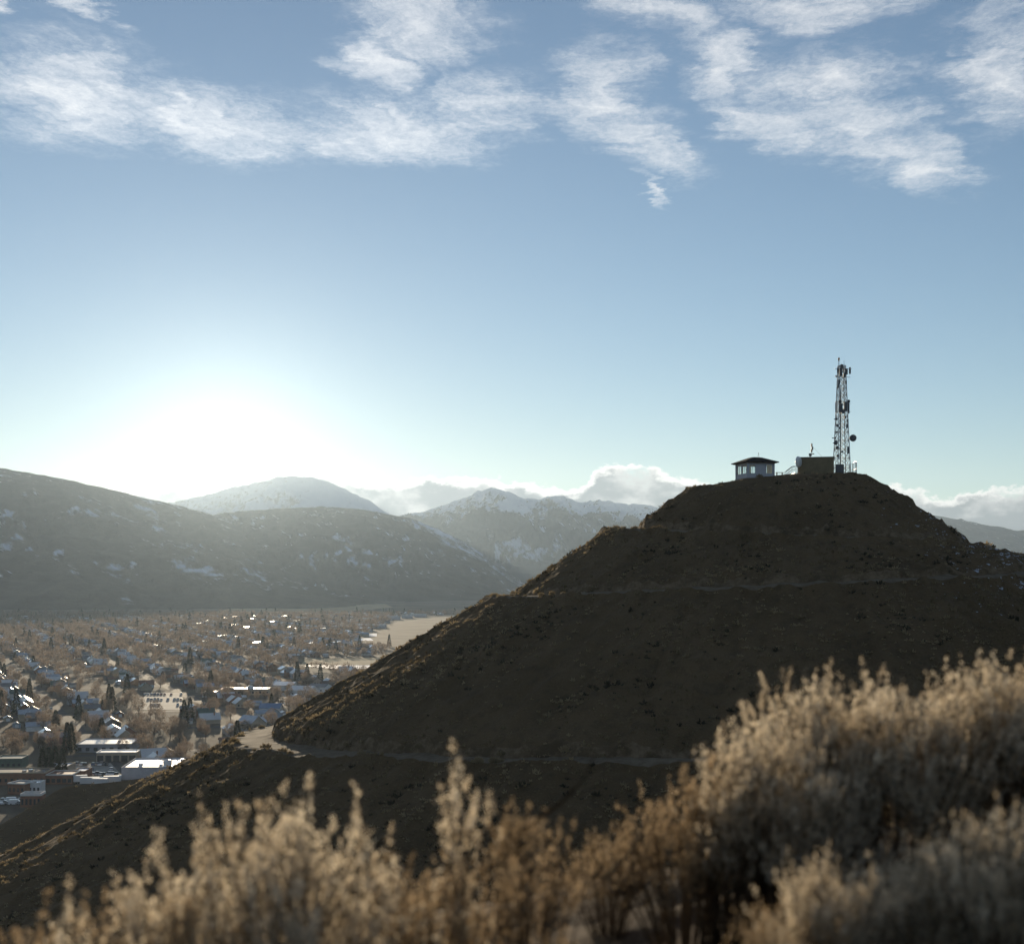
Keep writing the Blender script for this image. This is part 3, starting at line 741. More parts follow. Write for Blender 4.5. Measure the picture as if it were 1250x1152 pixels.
# ---------------------------------------------------------------- the town in the valley
plain('roof_white', (0.64, 0.63, 0.62), 0.35, 0.5, vary=0.05, scale=0.2)
plain('roof_metal', (0.55, 0.56, 0.57), 0.22, 0.6, metal=0.7, vary=0.1, scale=0.3)
plain('roof_blue', (0.18, 0.27, 0.42), 0.35, 0.5, metal=0.3, vary=0.08, scale=0.3)
plain('roof_grey', (0.16, 0.16, 0.17), 0.55, 0.4, vary=0.2, scale=0.4)
plain('roof_brown', (0.13, 0.09, 0.065), 0.6, 0.35, vary=0.2, scale=0.4)
plain('roof_green', (0.06, 0.11, 0.09), 0.5, 0.4, vary=0.15, scale=0.4)
plain('roof_rust', (0.24, 0.11, 0.07), 0.55, 0.4, vary=0.15, scale=0.4)
plain('wall_white', (0.70, 0.69, 0.66), 0.8, 0.2, vary=0.06, scale=0.5)
plain('wall_tan', (0.42, 0.34, 0.25), 0.85, 0.15, vary=0.1, scale=0.5)
plain('wall_grey', (0.34, 0.34, 0.36), 0.85, 0.15, vary=0.1, scale=0.5)
plain('wall_blue', (0.25, 0.33, 0.40), 0.85, 0.15, vary=0.1, scale=0.5)
plain('wall_lilac', (0.46, 0.45, 0.47), 0.85, 0.15, vary=0.08, scale=0.5)
def brick_mat():
    m_, b, out = mat('wall_brick')
    g = b.new('ShaderNodeNewGeometry').outputs['Position']
    n = b.noise(g, 0.4, 4, 0.6); n2 = b.noise(b.v('MULTIPLY', g, (3, 3, 12)), 1.0, 2, 0.6)
    c = b.mix(b.step(n, 0.3, 0.7), (0.20, 0.095, 0.06), (0.28, 0.14, 0.09))
    c = b.mix(b.m('MULTIPLY', b.step(n2, 0.5, 0.7), 0.35), c, (0.36, 0.24, 0.18))
    principled(b, out, c, 0.9, 0.15)
brick_mat()
plain('window_dark', (0.04, 0.045, 0.055), 0.12, 0.6, vary=0.1)
plain('asphalt', (0.075, 0.072, 0.07), 0.85, 0.12, vary=0.2, scale=0.15)
plain('field_straw', (0.40, 0.31, 0.18), 0.95, 0.1, vary=0.12, scale=0.02)
plain('field_tan', (0.26, 0.195, 0.125), 0.95, 0.1, vary=0.2, scale=0.02)
plain('pale_lot', (0.33, 0.30, 0.26), 0.85, 0.12, vary=0.2, scale=0.1)
plain('snow', (0.80, 0.83, 0.88), 0.6, 0.3, vary=0.05, scale=0.1)
plain('tyre', (0.03, 0.03, 0.03), 0.8, 0.2)

def sheet(name, pxs, material, lift, kind='structure'):
    v = [on_ground(a, b_, GROUND + lift) for a, b_ in pxs]
    return obj(name, mesh_np(name, [tuple(p) for p in v], np.array([list(range(len(v)))])[:, ::-1], MATS[material]), kind=kind)
# fields and lots: outlines read off the valley floor
sheet('hay_field', [(368, 811), (372, 803.5), (480, 802), (520, 803), (510, 811)], 'field_straw', 0.10)
sheet('tan_field', [(425, 789), (452, 768), (486, 759), (545, 752), (640, 750), (640, 790)], 'field_tan', 0.10)
sheet('far_field', [(255, 748), (300, 739), (380, 736.5), (470, 737), (480, 741), (440, 745), (380, 748)], 'field_straw', 0.10)  # pale straw colour stands in for sunlight; the mountains shadow this field
sheet('snow_field', [(428, 782), (432, 779), (452, 778.5), (456, 781.5)], 'snow', 0.2)
sheet('snow_field', [(443, 776), (452, 773), (460, 773), (460, 776.5)], 'snow', 0.2)
sheet('snow_field', [(372, 813), (374, 811.5), (500, 812), (490, 815.5), (410, 816)], 'snow', 0.2)
sheet('parking_lot', [(82, 955), (86, 932), (135, 931), (148, 945), (143, 958)], 'pale_lot', 0.10)
sheet('parking_lot', [(170, 866), (178, 845), (220, 845), (230, 866)], 'pale_lot', 0.10)
sheet('parking_lot', [(335, 860), (345, 845), (385, 853), (388, 862)], 'pale_lot', 0.10)
sheet('grass_park', [(280, 827), (240, 812), (330, 806), (350, 822)], 'field_tan', 0.08)

# street grid
GA = math.radians(23.0)
gd = Vector((math.sin(GA) * -1, math.cos(GA), 0)); gp = Vector((math.cos(GA), math.sin(GA), 0))   # along, across
G0 = Vector((-256, 836, 0))
def gpos(a, c): return G0 + gd * a + gp * c
def in_town(x, y, m_=0.0):
    if y < 560 or y > 3300: return False
    px = 625 + F * x / y; py = HOR - GROUND * F / y
    if px < -70 or px > 620: return False
    if py > 924 and px < 170: return False
    lim = np.interp(py, [740, 752, 770, 800, 830, 870, 900, 950, 1000], [640, 600, 520, 475, 445, 375, 330, 260, 120])
    return px < lim - m_
STREETS_C = [-520 + 104 * i for i in range(16)]     # streets that run along gd
STREETS_A = [-330 + 112 * i for i in range(24)]
def street(p0, p1, w_):
    d = (p1 - p0).normalized(); n = Vector((-d.y, d.x, 0)) * w_ / 2
    v = [p0 - n, p1 - n, p1 + n, p0 + n]
    return mesh_np('street', [(q.x, q.y, 0) for q in v], np.array([(0, 1, 2, 3)]), MATS['asphalt'])
def lay_streets():
    for lift, lines in ((0.04, [(gpos(-330, c), gpos(2300, c)) for c in STREETS_C]), (0.07, [(gpos(a, -700), gpos(a, 1000)) for a in STREETS_A[:20]])):
        for p0, p1 in lines:
            n = 60; pts = [p0.lerp(p1, i / n) for i in range(n + 1)]
            ok = [in_town(q.x, q.y, -15) for q in pts]
            if not any(ok): continue
            i0 = ok.index(True); i1 = n - ok[::-1].index(True)
            if i1 - i0 < 2: continue
            obj('street', street(pts[i0], pts[i1], 9.0), None, (0, 0, GROUND + lift), kind='structure')
lay_streets()

taken = []      # (x, y, radius) of ground already built on
def free(x, y, r):
    for a, b_, q in taken:
        if abs(x - a) < r + q and abs(y - b_) < r + q and (x - a) ** 2 + (y - b_) ** 2 < (r + q) ** 2: return False
    return True

def flat_block(name, label, cat, px0, px1, py_base, h, depth, wall, roof, win=None, unit=None, rz=0.0, parapet=0.5, rim=None):
    """flat-roofed block whose front wall stands on row py_base between px0 and px1"""
    c = on_ground((px0 + px1) / 2, py_base); wd = (px1 - px0) / F * c.y
    rz = math.radians(rz)
    t = thing(name, label, cat, (c.x, c.y, GROUND), rz)
    MB().box((-wd / 2, 0, -0.3), (wd / 2, depth, h - 0.02)).build('wall', MATS[wall], t)
    MB().box((-wd / 2 + 0.3, 0.3, h - 0.018), (wd / 2 - 0.3, depth - 0.3, h + 0.12)).build('roof', MATS[roof], t)
    for a, b_ in (((-wd / 2 - 0.1, -0.1), (wd / 2 + 0.1, 0.28)), ((-wd / 2 - 0.1, depth - 0.28), (wd / 2 + 0.1, depth + 0.1)),
                  ((-wd / 2 - 0.1, 0.282), (-wd / 2 + 0.28, depth - 0.282)), ((wd / 2 - 0.28, 0.282), (wd / 2 + 0.1, depth - 0.282))):
        MB().box((a[0], a[1], h - 0.015), (b_[0], b_[1], h + parapet)).build('parapet', MATS[rim or wall], t)
    if win:
        n, ww, z0, z1, mt = win
        for i in range(n):
            x = -wd / 2 + wd * (i + 0.5) / n
            MB().box((x - ww / 2, -0.06, z0), (x + ww / 2, -0.004, z1)).build('window', MATS[mt], t)
    for u in (unit or []):
        kind, ux, uy, us = u
        mb = MB()
        if kind == 'tank': mb.lathe([(us, 0.1), (us, us * 0.7), (us * 0.7, us * 1.0), (0.1, us * 1.15)], 14, 'z', (ux * wd / 2, uy * depth, h)); nm = 'roof_tank'
        else: mb.box((ux * wd / 2 - us, uy * depth - us, h + 0.121), (ux * wd / 2 + us, uy * depth + us, h + 0.12 + us)); nm = 'roof_unit'
        mb.build(nm, MATS['roof_white' if kind == 'tank' else 'roof_metal'], t, smooth=False)
    cc = Vector((c.x, c.y, 0)) + Matrix.Rotation(rz, 3, 'Z') @ Vector((0, depth / 2, 0))
    n = max(1, int(wd / depth + 0.5))
    for i in range(n):
        q = cc + Matrix.Rotation(rz, 3, 'Z') @ Vector((wd * ((i + 0.5) / n - 0.5), 0, 0)); taken.append((q.x, q.y, 0.55 * max(depth, wd / n) + 1.0))
    return t
def gable_house(name, label, cat, loc, rz, w_, l_, h, pitch, wall, roof, group=None, wins=True, ell=False, chimney=False, parts=True):
    t = thing(name, label, cat, loc, rz, group)
    e = 0.45; r = w_ / 2 * pitch
    wl = MB().add([(-w_ / 2, -l_ / 2, -0.3), (w_ / 2, -l_ / 2, -0.3), (w_ / 2, l_ / 2, -0.3), (-w_ / 2, l_ / 2, -0.3),
              (-w_ / 2, -l_ / 2, h), (w_ / 2, -l_ / 2, h), (w_ / 2, l_ / 2, h), (-w_ / 2, l_ / 2, h), (0, -l_ / 2, h + r - 0.05), (0, l_ / 2, h + r - 0.05)],
             [(0, 1, 5, 4), (1, 2, 6, 5), (2, 3, 7, 6), (3, 0, 4, 7), (4, 5, 8), (6, 7, 9), (0, 3, 2, 1)])
    x1 = w_ / 2 + e; z1 = h - e * pitch; y1 = l_ / 2 + e; k = 0.18
    rfm = MB().add([(-x1, -y1, z1), (0, -y1, h + r), (x1, -y1, z1), (-x1, y1, z1), (0, y1, h + r), (x1, y1, z1),
               (-x1, -y1, z1 + k), (0, -y1, h + r + k), (x1, -y1, z1 + k), (-x1, y1, z1 + k), (0, y1, h + r + k), (x1, y1, z1 + k)],
              [(6, 7, 10, 9), (7, 8, 11, 10), (0, 3, 4, 1), (1, 4, 5, 2), (0, 1, 7, 6), (1, 2, 8, 7), (4, 3, 9, 10), (5, 4, 10, 11), (3, 0, 6, 9), (2, 5, 11, 8)])
    if ell:
        lx = w_ / 2; lw = w_ * 0.35; zr = h + r * 0.7
        wl.add([(lx, -lw, -0.3), (lx + 4, -lw, -0.3), (lx + 4, lw, -0.3), (lx, lw, -0.3), (lx, -lw, h), (lx + 4, -lw, h), (lx + 4, lw, h), (lx, lw, h), (lx + 4, 0, zr - 0.1)],
               [(0, 1, 5, 4), (1, 2, 6, 5), (2, 3, 7, 6), (5, 6, 8)])
        rfm.add([(0, -lw - e, h - 0.25), (lx + 4.4, -lw - e, h - 0.25), (lx + 4.4, 0, zr), (0, 0, zr), (lx + 4.4, lw + e, h - 0.25), (0, lw + e, h - 0.25)], [(0, 1, 2, 3), (3, 2, 4, 5)])
    wl.build('wall', MATS[wall], t)
    rf = rfm.build('roof', MATS[roof], t)
    if wins:
        wm = MB().box((-0.55, -0.05, 0.9), (0.55, -0.004, 2.2)).mesh('window', MATS['window_dark'])
        for x in (-w_ * 0.27, w_ * 0.27): obj('window', wm, t, (x, -l_ / 2, 0))
        for y in (-l_ * 0.28, l_ * 0.28):
            o = obj('window', wm, t, (-w_ / 2, y, 0), -math.pi / 2)
        MB().box((-0.48, -l_ / 2 - 0.05, 0), (0.48, -l_ / 2 - 0.004, 2.05)).build('door', MATS['trim_brown'], t)
    if chimney:
        MB().box((w_ * 0.12, l_ * 0.2, h), (w_ * 0.12 + 0.7, l_ * 0.2 + 0.7, h + r + 0.9)).build('chimney', MATS['wall_brick'], rf)
    return t

# individual large buildings
flat_block('warehouse', 'big pale lilac-walled warehouse with white flat roof and round rooftop tank', 'warehouse', 149, 246, 951, 5.2, 33, 'wall_lilac', 'roof_white', unit=[('tank', 0.02, 0.42, 2.0), ('box', -0.62, 0.3, 0.9), ('box', -0.1, 0.25, 0.8), ('box', 0.3, 0.75, 0.9)], rz=4, parapet=0.6, win=(1, 3.0, 0, 3.4, 'wall_grey'))
flat_block('store_block', 'long low store with bright white flat roof below two tall conifers', 'store', 93, 160, 918, 4.0, 26, 'wall_grey', 'roof_white', win=(7, 2.0, 0.8, 2.6, 'window_dark'), rz=5, unit=[('box', 0.4, 0.5, 0.8)])
flat_block('canopy_building', 'open fronted garage with dark bays and white roof edge beside the warehouse', 'garage', 118, 166, 929, 4.2, 12, 'wall_tan', 'roof_white', win=(5, 3.0, 0.0, 3.0, 'window_dark'), rz=4, rim='roof_white')  # bays are dark panels on a solid wall, painting the shade of openings
flat_block('brick_block', 'longest red brick block with pale coping and three rooftop units', 'building', -25, 54, 958, 5.2, 16, 'wall_brick', 'roof_brown', win=(11, 1.1, 1.4, 2.9, 'window_dark'), rim='wall_tan', unit=[('box', 0.28, 0.3, 0.8), ('box', 0.45, 0.4, 0.9), ('box', 0.9, 0.3, 0.7)], rz=2)
flat_block('brick_shop', 'brick shop with white coping next to the longest brick block', 'building', 55.5, 88, 957, 4.0, 14, 'wall_brick', 'roof_rust', win=(5, 1.6, 0.8, 2.6, 'window_dark'), rim='wall_white', rz=2)
flat_block('blue_roofed_shop', 'brown shop with pale blue flat roof behind the brick shop', 'building', 55, 82, 946.5, 4.0, 14, 'wall_tan', 'roof_blue', win=(4, 1.2, 1, 2.4, 'window_dark'), rz=2)
flat_block('corner_shop', 'small brown brick shop with blue grey roof at the edge of the pale lot', 'building', 89, 104, 952, 3.8, 12, 'wall_brick', 'roof_blue', win=(3, 1.3, 0.8, 2.3, 'window_dark'), rz=2)
flat_block('parapet_building', 'brick building with stepped white parapet in front of the long brick block', 'building', 8, 31, 969.5, 4.5, 9, 'wall_brick', 'roof_grey', win=(4, 0.9, 1.2, 2.8, 'window_dark'), rim='wall_white', rz=-14)
flat_block('white_walled_shop', 'white walled shop with three small dark windows beside the parapet building', 'building', 34.5, 49, 968, 4.2, 8, 'wall_white', 'roof_metal', win=(3, 0.9, 1.0, 2.5, 'window_dark'), rz=3)
flat_block('cornice_building', 'narrow brick building with heavy white cornice and tall windows at the foot of the spur', 'building', 25, 49.5, 985, 4.6, 7, 'wall_brick', 'roof_grey', win=(5, 0.85, 1.0, 3.4, 'window_dark'), rim='wall_white', parapet=1.0, rz=3)
flat_block('green_walled_hall', 'low green walled hall among bare trees behind the long brick block', 'building', -6, 26, 938, 4.5, 14, 'roof_green', 'roof_green', win=(5, 1.2, 1.2, 2.4, 'window_dark'), rz=6)
flat_block('long_school', 'long low building with bright white roof and round rooftop tank among bare trees', 'building', 268, 328, 848, 4.2, 22, 'wall_tan', 'roof_white', win=(14, 1.6, 1.0, 2.8, 'window_dark'), unit=[('tank', 0.2, 0.35, 2.4), ('box', -0.6, 0.4, 1.2)], rz=3)
flat_block('school_annex', 'small white roofed annex at the end of the long white roofed building', 'building', 247, 263, 851, 3.6, 18, 'wall_white', 'roof_white', rz=3, win=(3, 1.4, 1, 2.4, 'window_dark'))
for i, (a, b_, c_, lab) in enumerate([(388, 428, 768.0, 'very long pale metal shed facing the tan field'), (432, 470, 766.5, 'second very long pale metal shed facing the tan field')]):
    flat_block('long_shed', lab, 'shed', a, b_, c_, 5.5, 26, 'wall_lilac', 'roof_white', win=(9, 2.5, 0.6, 3.6, 'wall_grey'))
for i, (a, b_, c_) in enumerate([(441, 454, 758.5), (456, 470, 757), (472, 488, 756), (490, 503, 754.5), (505, 520, 753), (420, 436, 762), (395, 410, 764.5)]):
    flat_block('far_shed', 'pale flat roofed shed in the far row at the end of the tan field', 'shed', a, b_, c_, 6.0, 22, ['wall_white', 'wall_lilac', 'wall_tan'][i % 3] if False else 'wall_lilac', 'roof_metal')['group'] = 'sheds beyond the tan field'
p = on_ground(304, 892)
gable_house('gabled_hall', 'tall gabled hall with broad bright metal roof at the bend of the dirt road', 'hall', (p.x, p.y + 6, GROUND), math.radians(52), 11, 13, 4.6, 0.75, 'wall_tan', 'roof_metal', ell=True); taken.append((p.x, p.y + 6, 11))
p = on_ground(329, 870)
gable_house('blue_roofed_house', 'white house with bright blue metal roof between bare trees', 'house', (p.x, p.y + 5, GROUND), math.radians(88), 9, 14, 3.4, 0.6, 'wall_white', 'roof_blue'); taken.append((p.x, p.y + 5, 10))
for px, py, w_, l_, mt, lab in ((348, 843, 15, 17, 'roof_metal', 'broad low metal barn, first of two by the pale yard'), (369, 849, 17, 19, 'roof_white', 'broad white walled metal barn with white roof by the pale yard'), (389, 845, 13, 15, 'roof_grey', 'grey roofed barn at the foot of the hill slope')):
    p = on_ground(px, py)
    gable_house('metal_barn', lab, 'barn', (p.x, p.y + 8, GROUND), math.radians(70), w_, l_, 4.4, 0.32, 'wall_white', mt); taken.append((p.x, p.y + 8, 13))

# vehicles
plain('car_white', (0.75, 0.75, 0.75), 0.15, 0.6, vary=0.03); plain('car_silver', (0.45, 0.46, 0.48), 0.2, 0.6, metal=0.5, vary=0.03)
plain('car_dark', (0.03, 0.035, 0.04), 0.12, 0.6, vary=0.05); plain('car_red', (0.32, 0.035, 0.03), 0.15, 0.6, vary=0.05); plain('car_blue', (0.05, 0.11, 0.25), 0.15, 0.6, vary=0.05)
def car_proto(kind, paint):
    L_, W_ = (4.6, 1.8) if kind == 'car' else (5.5, 1.95)
    def loft(sec, w0, w1):
        mb = MB(); v = []
        for x, z, q in sec: v += [(x, -q, z), (x, q, z)]
        return v
    t = thing('parked_' + kind, 'x', kind)
    prof = [(-L_ / 2, 0.45), (-L_ / 2 + 0.05, 0.85), (-L_ * 0.28, 0.95), (L_ * 0.2, 0.95), (L_ / 2 - 0.15, 0.78), (L_ / 2, 0.5), (L_ / 2 - 0.05, 0.28), (-L_ / 2 + 0.05, 0.28)]
    n = len(prof); W2 = W_ / 2
    MB().add([(x, -W2, z) for x, z in prof] + [(x, W2, z) for x, z in prof], [tuple(range(n)), tuple(reversed(range(n, 2 * n)))] + [(i, i + n, (i + 1) % n + n, (i + 1) % n) for i in range(n)]).build('body', MATS[paint], t)
    if kind == 'car': cab = [(-L_ * 0.40, 0.952), (-L_ * 0.30, 1.42), (L_ * 0.05, 1.45), (L_ * 0.22, 0.952)]
    else: cab = [(-L_ * 0.06, 0.952), (-L_ * 0.04, 1.75), (L_ * 0.16, 1.75), (L_ * 0.27, 0.952)]
    if kind == 'van': cab = [(-L_ * 0.49, 0.952), (-L_ * 0.48, 2.1), (L_ * 0.22, 2.1), (L_ * 0.36, 0.952)]
    n = len(cab); q = W2 * 0.86
    MB().add([(x, -(W2 - 0.05 if z < 1 else q), z) for x, z in cab] + [(x, (W2 - 0.05 if z < 1 else q), z) for x, z in cab], [tuple(range(n)), tuple(reversed(range(n, 2 * n)))] + [(i, i + n, (i + 1) % n + n, (i + 1) % n) for i in range(n)]).build('cabin', MATS['window_dark' if kind != 'van' else paint], t)
    x0, x1 = cab[1][0], cab[2][0]; zt = cab[1][1]
    MB().box((x0 + 0.05, -q + 0.05, zt + 0.004), (x1 - 0.05, q - 0.05, zt + 0.05)).build('roof', MATS[paint], t)
    wm = MB().lathe([(0.2, -0.11), (0.33, -0.1), (0.33, 0.1), (0.2, 0.11)], 12, 'y').mesh('wheel', MATS['tyre'])
    for sx in (-1, 1):
        for sy in (-1, 1): obj('wheel', wm, t, (sx * L_ * 0.31, sy * (W2 - 0.1), 0.33))
    return t
CARS = [(k, c_, car_proto(k, m_)) for k, c_, m_ in (('car', 'white', 'car_white'), ('car', 'silver', 'car_silver'), ('car', 'dark', 'car_dark'), ('car', 'red', 'car_red'), ('car', 'blue', 'car_blue'), ('truck', 'white', 'car_white'), ('truck', 'silver', 'car_silver'), ('van', 'white', 'car_white'))]
used = [False] * len(CARS)
def put_car(i, x, y, rz, where):
    k, c_, pr = CARS[i]
    o = pr if not used[i] else copy_tree(pr)
    used[i] = True
    nm = {'car': 'car', 'truck': 'pickup truck', 'van': 'van'}[k]
    o.location = (x, y, GROUND + 0.11); o.rotation_euler = (0, 0, rz)
    o['category'] = nm.split()[-1]
    o['label'] = f'{c_} {nm} parked {where}'; o['group'] = f'{c_} {nm}s {where}'
rs = random.Random(5)
for row in range(4):                                   # the pale lot by the warehouse
    for k in range(11):
        if rs.random() < 0.4: continue
        p = on_ground(90 + k * 4.9 + row * 2, 934 + row * 6.0)
        put_car(rs.choice([0, 0, 1, 2, 2, 3, 4, 5, 6, 7]), p.x + rs.uniform(-.4, .4), p.y, math.radians(95 + rs.uniform(-6, 6)), 'in the pale lot by the big warehouse')
for k in range(9):
    p = on_ground(2 + k * 3.4, 979 + (k % 2) * 3)
    put_car(rs.choice([0, 0, 1, 5, 7]), p.x, p.y, math.radians(10 + rs.uniform(-8, 8)), 'before the brick building with the white cornice')
for row in range(3):
    for k in range(12):
        if rs.random() < 0.35: continue
        p = on_ground(177 + k * 4.0, 848 + row * 6.5)
        put_car(rs.choice([0, 1, 1, 2, 3, 4, 5, 6]), p.x, p.y, math.radians(100 + rs.uniform(-6, 6)), 'in the lot among the bare trees')
for k in range(8):
    p = on_ground(345 + k * 5, 857 + (k % 2) * 2.5)
    put_car(rs.choice([0, 1, 5, 6, 2]), p.x, p.y, math.radians(80 + rs.uniform(-10, 10)), 'in the yard by the metal barns')
# long white trailers below the spur
def trailer(px, py, L_, rz, lab):
    p = on_ground(px, py)
    t = thing('box_trailer', lab, 'trailer', (p.x, p.y, GROUND + 0.1), math.radians(rz))
    MB().box((-L_ / 2, -1.25, 0.9), (L_ / 2, 1.25, 3.7)).build('box', MATS['roof_white'], t)
    MB().box((-L_ / 2 + 0.2, -0.6, 0.6), (L_ / 2 - 0.2, 0.6, 0.898)).build('chassis', MATS['dark_metal'], t)
    wm = MB().lathe([(0.25, -0.14), (0.45, -0.12), (0.45, 0.12), (0.25, 0.14)], 12, 'y').mesh('wheel', MATS['tyre'])
    for x in (-L_ / 2 + 1.2, -L_ / 2 + 2.3, L_ / 2 - 1.5):
        for y in (-1.0, 1.0): obj('wheel', wm, t, (x, y, 0.45))
for a in [(110, 958.5, 8.5, 5, 'longer white box trailer beside the pale lot'), (122, 960, 7.0, -4, 'shorter white box trailer beside the pale lot'), (137, 957, 7.5, 8, 'white box trailer against the warehouse wall'), (98, 956, 6, 20, 'white box trailer slanted behind the small corner shop')]: trailer(*a)

# houses along the streets
WALLS = [('wall_white', 'white'), ('wall_tan', 'tan'), ('wall_grey', 'grey'), ('wall_blue', 'blue'), ('wall_brick', 'brick')]
ROOFS = [('roof_grey', 'grey'), ('roof_brown', 'brown'), ('roof_white', 'snowy'), ('roof_metal', 'metal'), ('roof_green', 'green'), ('roof_rust', 'rust red'), ('roof_blue', 'blue')]
HOUSE = {}; HBUILT = []
def house_spots():
    out = []
    r = random.Random(11)
    for ci in range(len(STREETS_C) - 1):
        for side in (0, 1):
            c0 = STREETS_C[ci] + (20 if side == 0 else 104 - 20)
            a = -320.0
            while a < 2280:
                a += r.uniform(15.5, 24)
                if min(abs(a - s_) for s_ in STREETS_A) < 11: continue
                c_ = c0 + r.uniform(-3, 3)
                p = gpos(a, c_)
                if in_town(p.x, p.y, 12): out.append((p.x, p.y, side, r.random(), r.random(), r.random()))
                if r.random() < 0.35:                         # a shed or garage at the back of the lot
                    q = gpos(a + 4, c_ + (13 if side == 0 else -13))
                    if in_town(q.x, q.y, 12): out.append((q.x, q.y, 2, r.random(), r.random(), r.random()))
    return out
spots = [s_ for s_ in house_spots() if free(s_[0], s_[1], 7)]
fieldpoly = [(s_[0], s_[1]) for s_ in spots]
def in_field(x, y):
    px = 625 + F * x / y; py = HOR - GROUND * F / y
    return (365 < px < 520 and 802 < py < 818) or (425 < px and 751 < py < 789 and py > 789 - (px - 425) * 0.6) or (80 < px < 147 and 930 < py < 960) or (168 < px < 232 and 844 < py < 867) or py < 748
spots = [s_ for s_ in spots if not in_field(s_[0], s_[1])]
spots.sort(key=lambda s_: s_[1])
near, far = spots[:285], spots[285:]
for (x, y, side, a, b_, c_) in near:
    taken.append((x, y, 6.5))
    wi = [0, 0, 1, 1, 2, 3, 4][int(a * 7)]; ri = [0, 0, 1, 1, 2, 2, 2, 3, 3, 3, 4, 5][int(b_ * 12)]
    key = (wi, ri, side == 2)
    yaw = -GA if False else GA
    rz = GA + (math.pi / 2 if c_ < 0.5 else 0) + (math.pi if side == 1 else 0)
    if key not in HOUSE:
        if side == 2:
            HOUSE[key] = gable_house('garden_shed', 'x', 'shed', (x, y, GROUND), rz, 4.5, 6.0, 2.3, 0.5, WALLS[wi][0], ROOFS[ri][0], wins=False)
            MB().box((-1.1, -3.06, 0), (1.1, -3.004, 2.0)).build('door', MATS['wall_white'], HOUSE[key])
            lab = f'small {WALLS[wi][1]} garage with {ROOFS[ri][1]} gabled roof behind the town houses'
        else:
            HOUSE[key] = gable_house('town_house', 'x', 'house', (x, y, GROUND), rz, 8.0 + (wi % 3) * 0.8, 10.5 + (ri % 4) * 1.0, 3.0 + (1.9 if (wi + ri) % 4 == 0 else 0), 0.55 + 0.12 * (ri % 3), WALLS[wi][0], ROOFS[ri][0], ell=(wi + ri) % 3 == 1, chimney=ri % 2 == 0)
            lab = f'{WALLS[wi][1]} house with {ROOFS[ri][1]} gabled roof among the bare trees'
        HOUSE[key]['label'] = lab
        HBUILT.append((x, y, HOUSE[key], wi, ri, side == 2))
    else:
        o = copy_tree(HOUSE[key]); o.location = (x, y, GROUND); o.rotation_euler = (0, 0, rz)
        HBUILT.append((x, y, o, wi, ri, side == 2))
def house_words(h): return f"{WALLS[h[3]][1]} {'garage' if h[5] else 'house'} with {ROOFS[h[4]][1]} roof"
for h in HBUILT:
    q = min((k for k in HBUILT if k is not h), key=lambda k: (k[0] - h[0]) ** 2 + (k[1] - h[1]) ** 2)
    h[2]['label'] = ('small ' if h[5] else '') + house_words(h) + ' next to a ' + house_words(q)
    h[2]['group'] = 'garages behind the town houses' if h[5] else 'houses of the town'
def far_houses():
    V = []; Fq = []; Ft = []; MI = []; MT = []; n = 0
    mats_ = [MATS[k] for k in ('wall_white', 'wall_tan', 'wall_grey', 'roof_grey', 'roof_brown', 'roof_white', 'roof_metal')]
    for (x, y, side, a, b_, c_) in far:
        taken.append((x, y, 6.0))
        big = 2.2 if c_ > 0.93 else 1.0
        w_, l_, h = (4 + 0.5 * a, 5.5, 3.2) if side != 2 else (2.3, 3, 2.3)
        w_ *= big; l_ *= big; r = w_ * (0.6 if big == 1 else 0.15)
        rz = GA + (math.pi / 2 if c_ < 0.5 else 0); cs, sn = math.cos(rz), math.sin(rz)
        pv = [(-w_, -l_, 0), (w_, -l_, 0), (w_, l_, 0), (-w_, l_, 0), (-w_, -l_, h), (w_, -l_, h), (w_, l_, h), (-w_, l_, h), (0, -l_, h + r), (0, l_, h + r)]
        e = 0.4
        pv += [(-w_ - e, -l_ - e, h + 0.02), (0, -l_ - e, h + r + 0.2), (w_ + e, -l_ - e, h + 0.02), (-w_ - e, l_ + e, h + 0.02), (0, l_ + e, h + r + 0.2), (w_ + e, l_ + e, h + 0.02)]
        V += [(x + p[0] * cs - p[1] * sn, y + p[0] * sn + p[1] * cs, GROUND + p[2]) for p in pv]
        wm = int(a * 3); rm = 3 + [0, 1, 2, 2, 2, 3, 3, 3][int(b_ * 8)]
        for f, m_ in (((0, 1, 5, 4), wm), ((1, 2, 6, 5), wm), ((2, 3, 7, 6), wm), ((3, 0, 4, 7), wm), ((10, 11, 14, 13), rm), ((11, 12, 15, 14), rm)): Fq.append([q + n for q in f]); MI.append(m_)
        for f in ((4, 5, 8), (6, 7, 9)): Ft.append([q + n for q in f]); MT.append(wm)
        n += 16
    me = mesh_np('far_town_houses', V, [np.array(Fq), np.array(Ft)], mats_, False, MI + MT)
    obj('far_town_houses', me, kind='stuff', label='distant houses of the town seen between bare trees')
if far: far_houses()
for k in range(90):                                     # cars along the kerbs
    ci = rs.randrange(len(STREETS_C)); a = rs.uniform(-320, 900)
    p = gpos(a, STREETS_C[ci] + rs.choice((-3.3, 3.3)))
    if not in_town(p.x, p.y, 8) or p.y > 1350 or in_field(p.x, p.y): continue
    put_car(rs.choice([0, 0, 1, 1, 2, 3, 4, 5, 6, 7]), p.x, p.y, GA + math.pi / 2, 'along the kerb of a town street')
for i, (k, c_, pr) in enumerate(CARS):
    if not used[i]:
        for ch in list(pr.children): bpy.data.objects.remove(ch)
        bpy.data.objects.remove(pr)

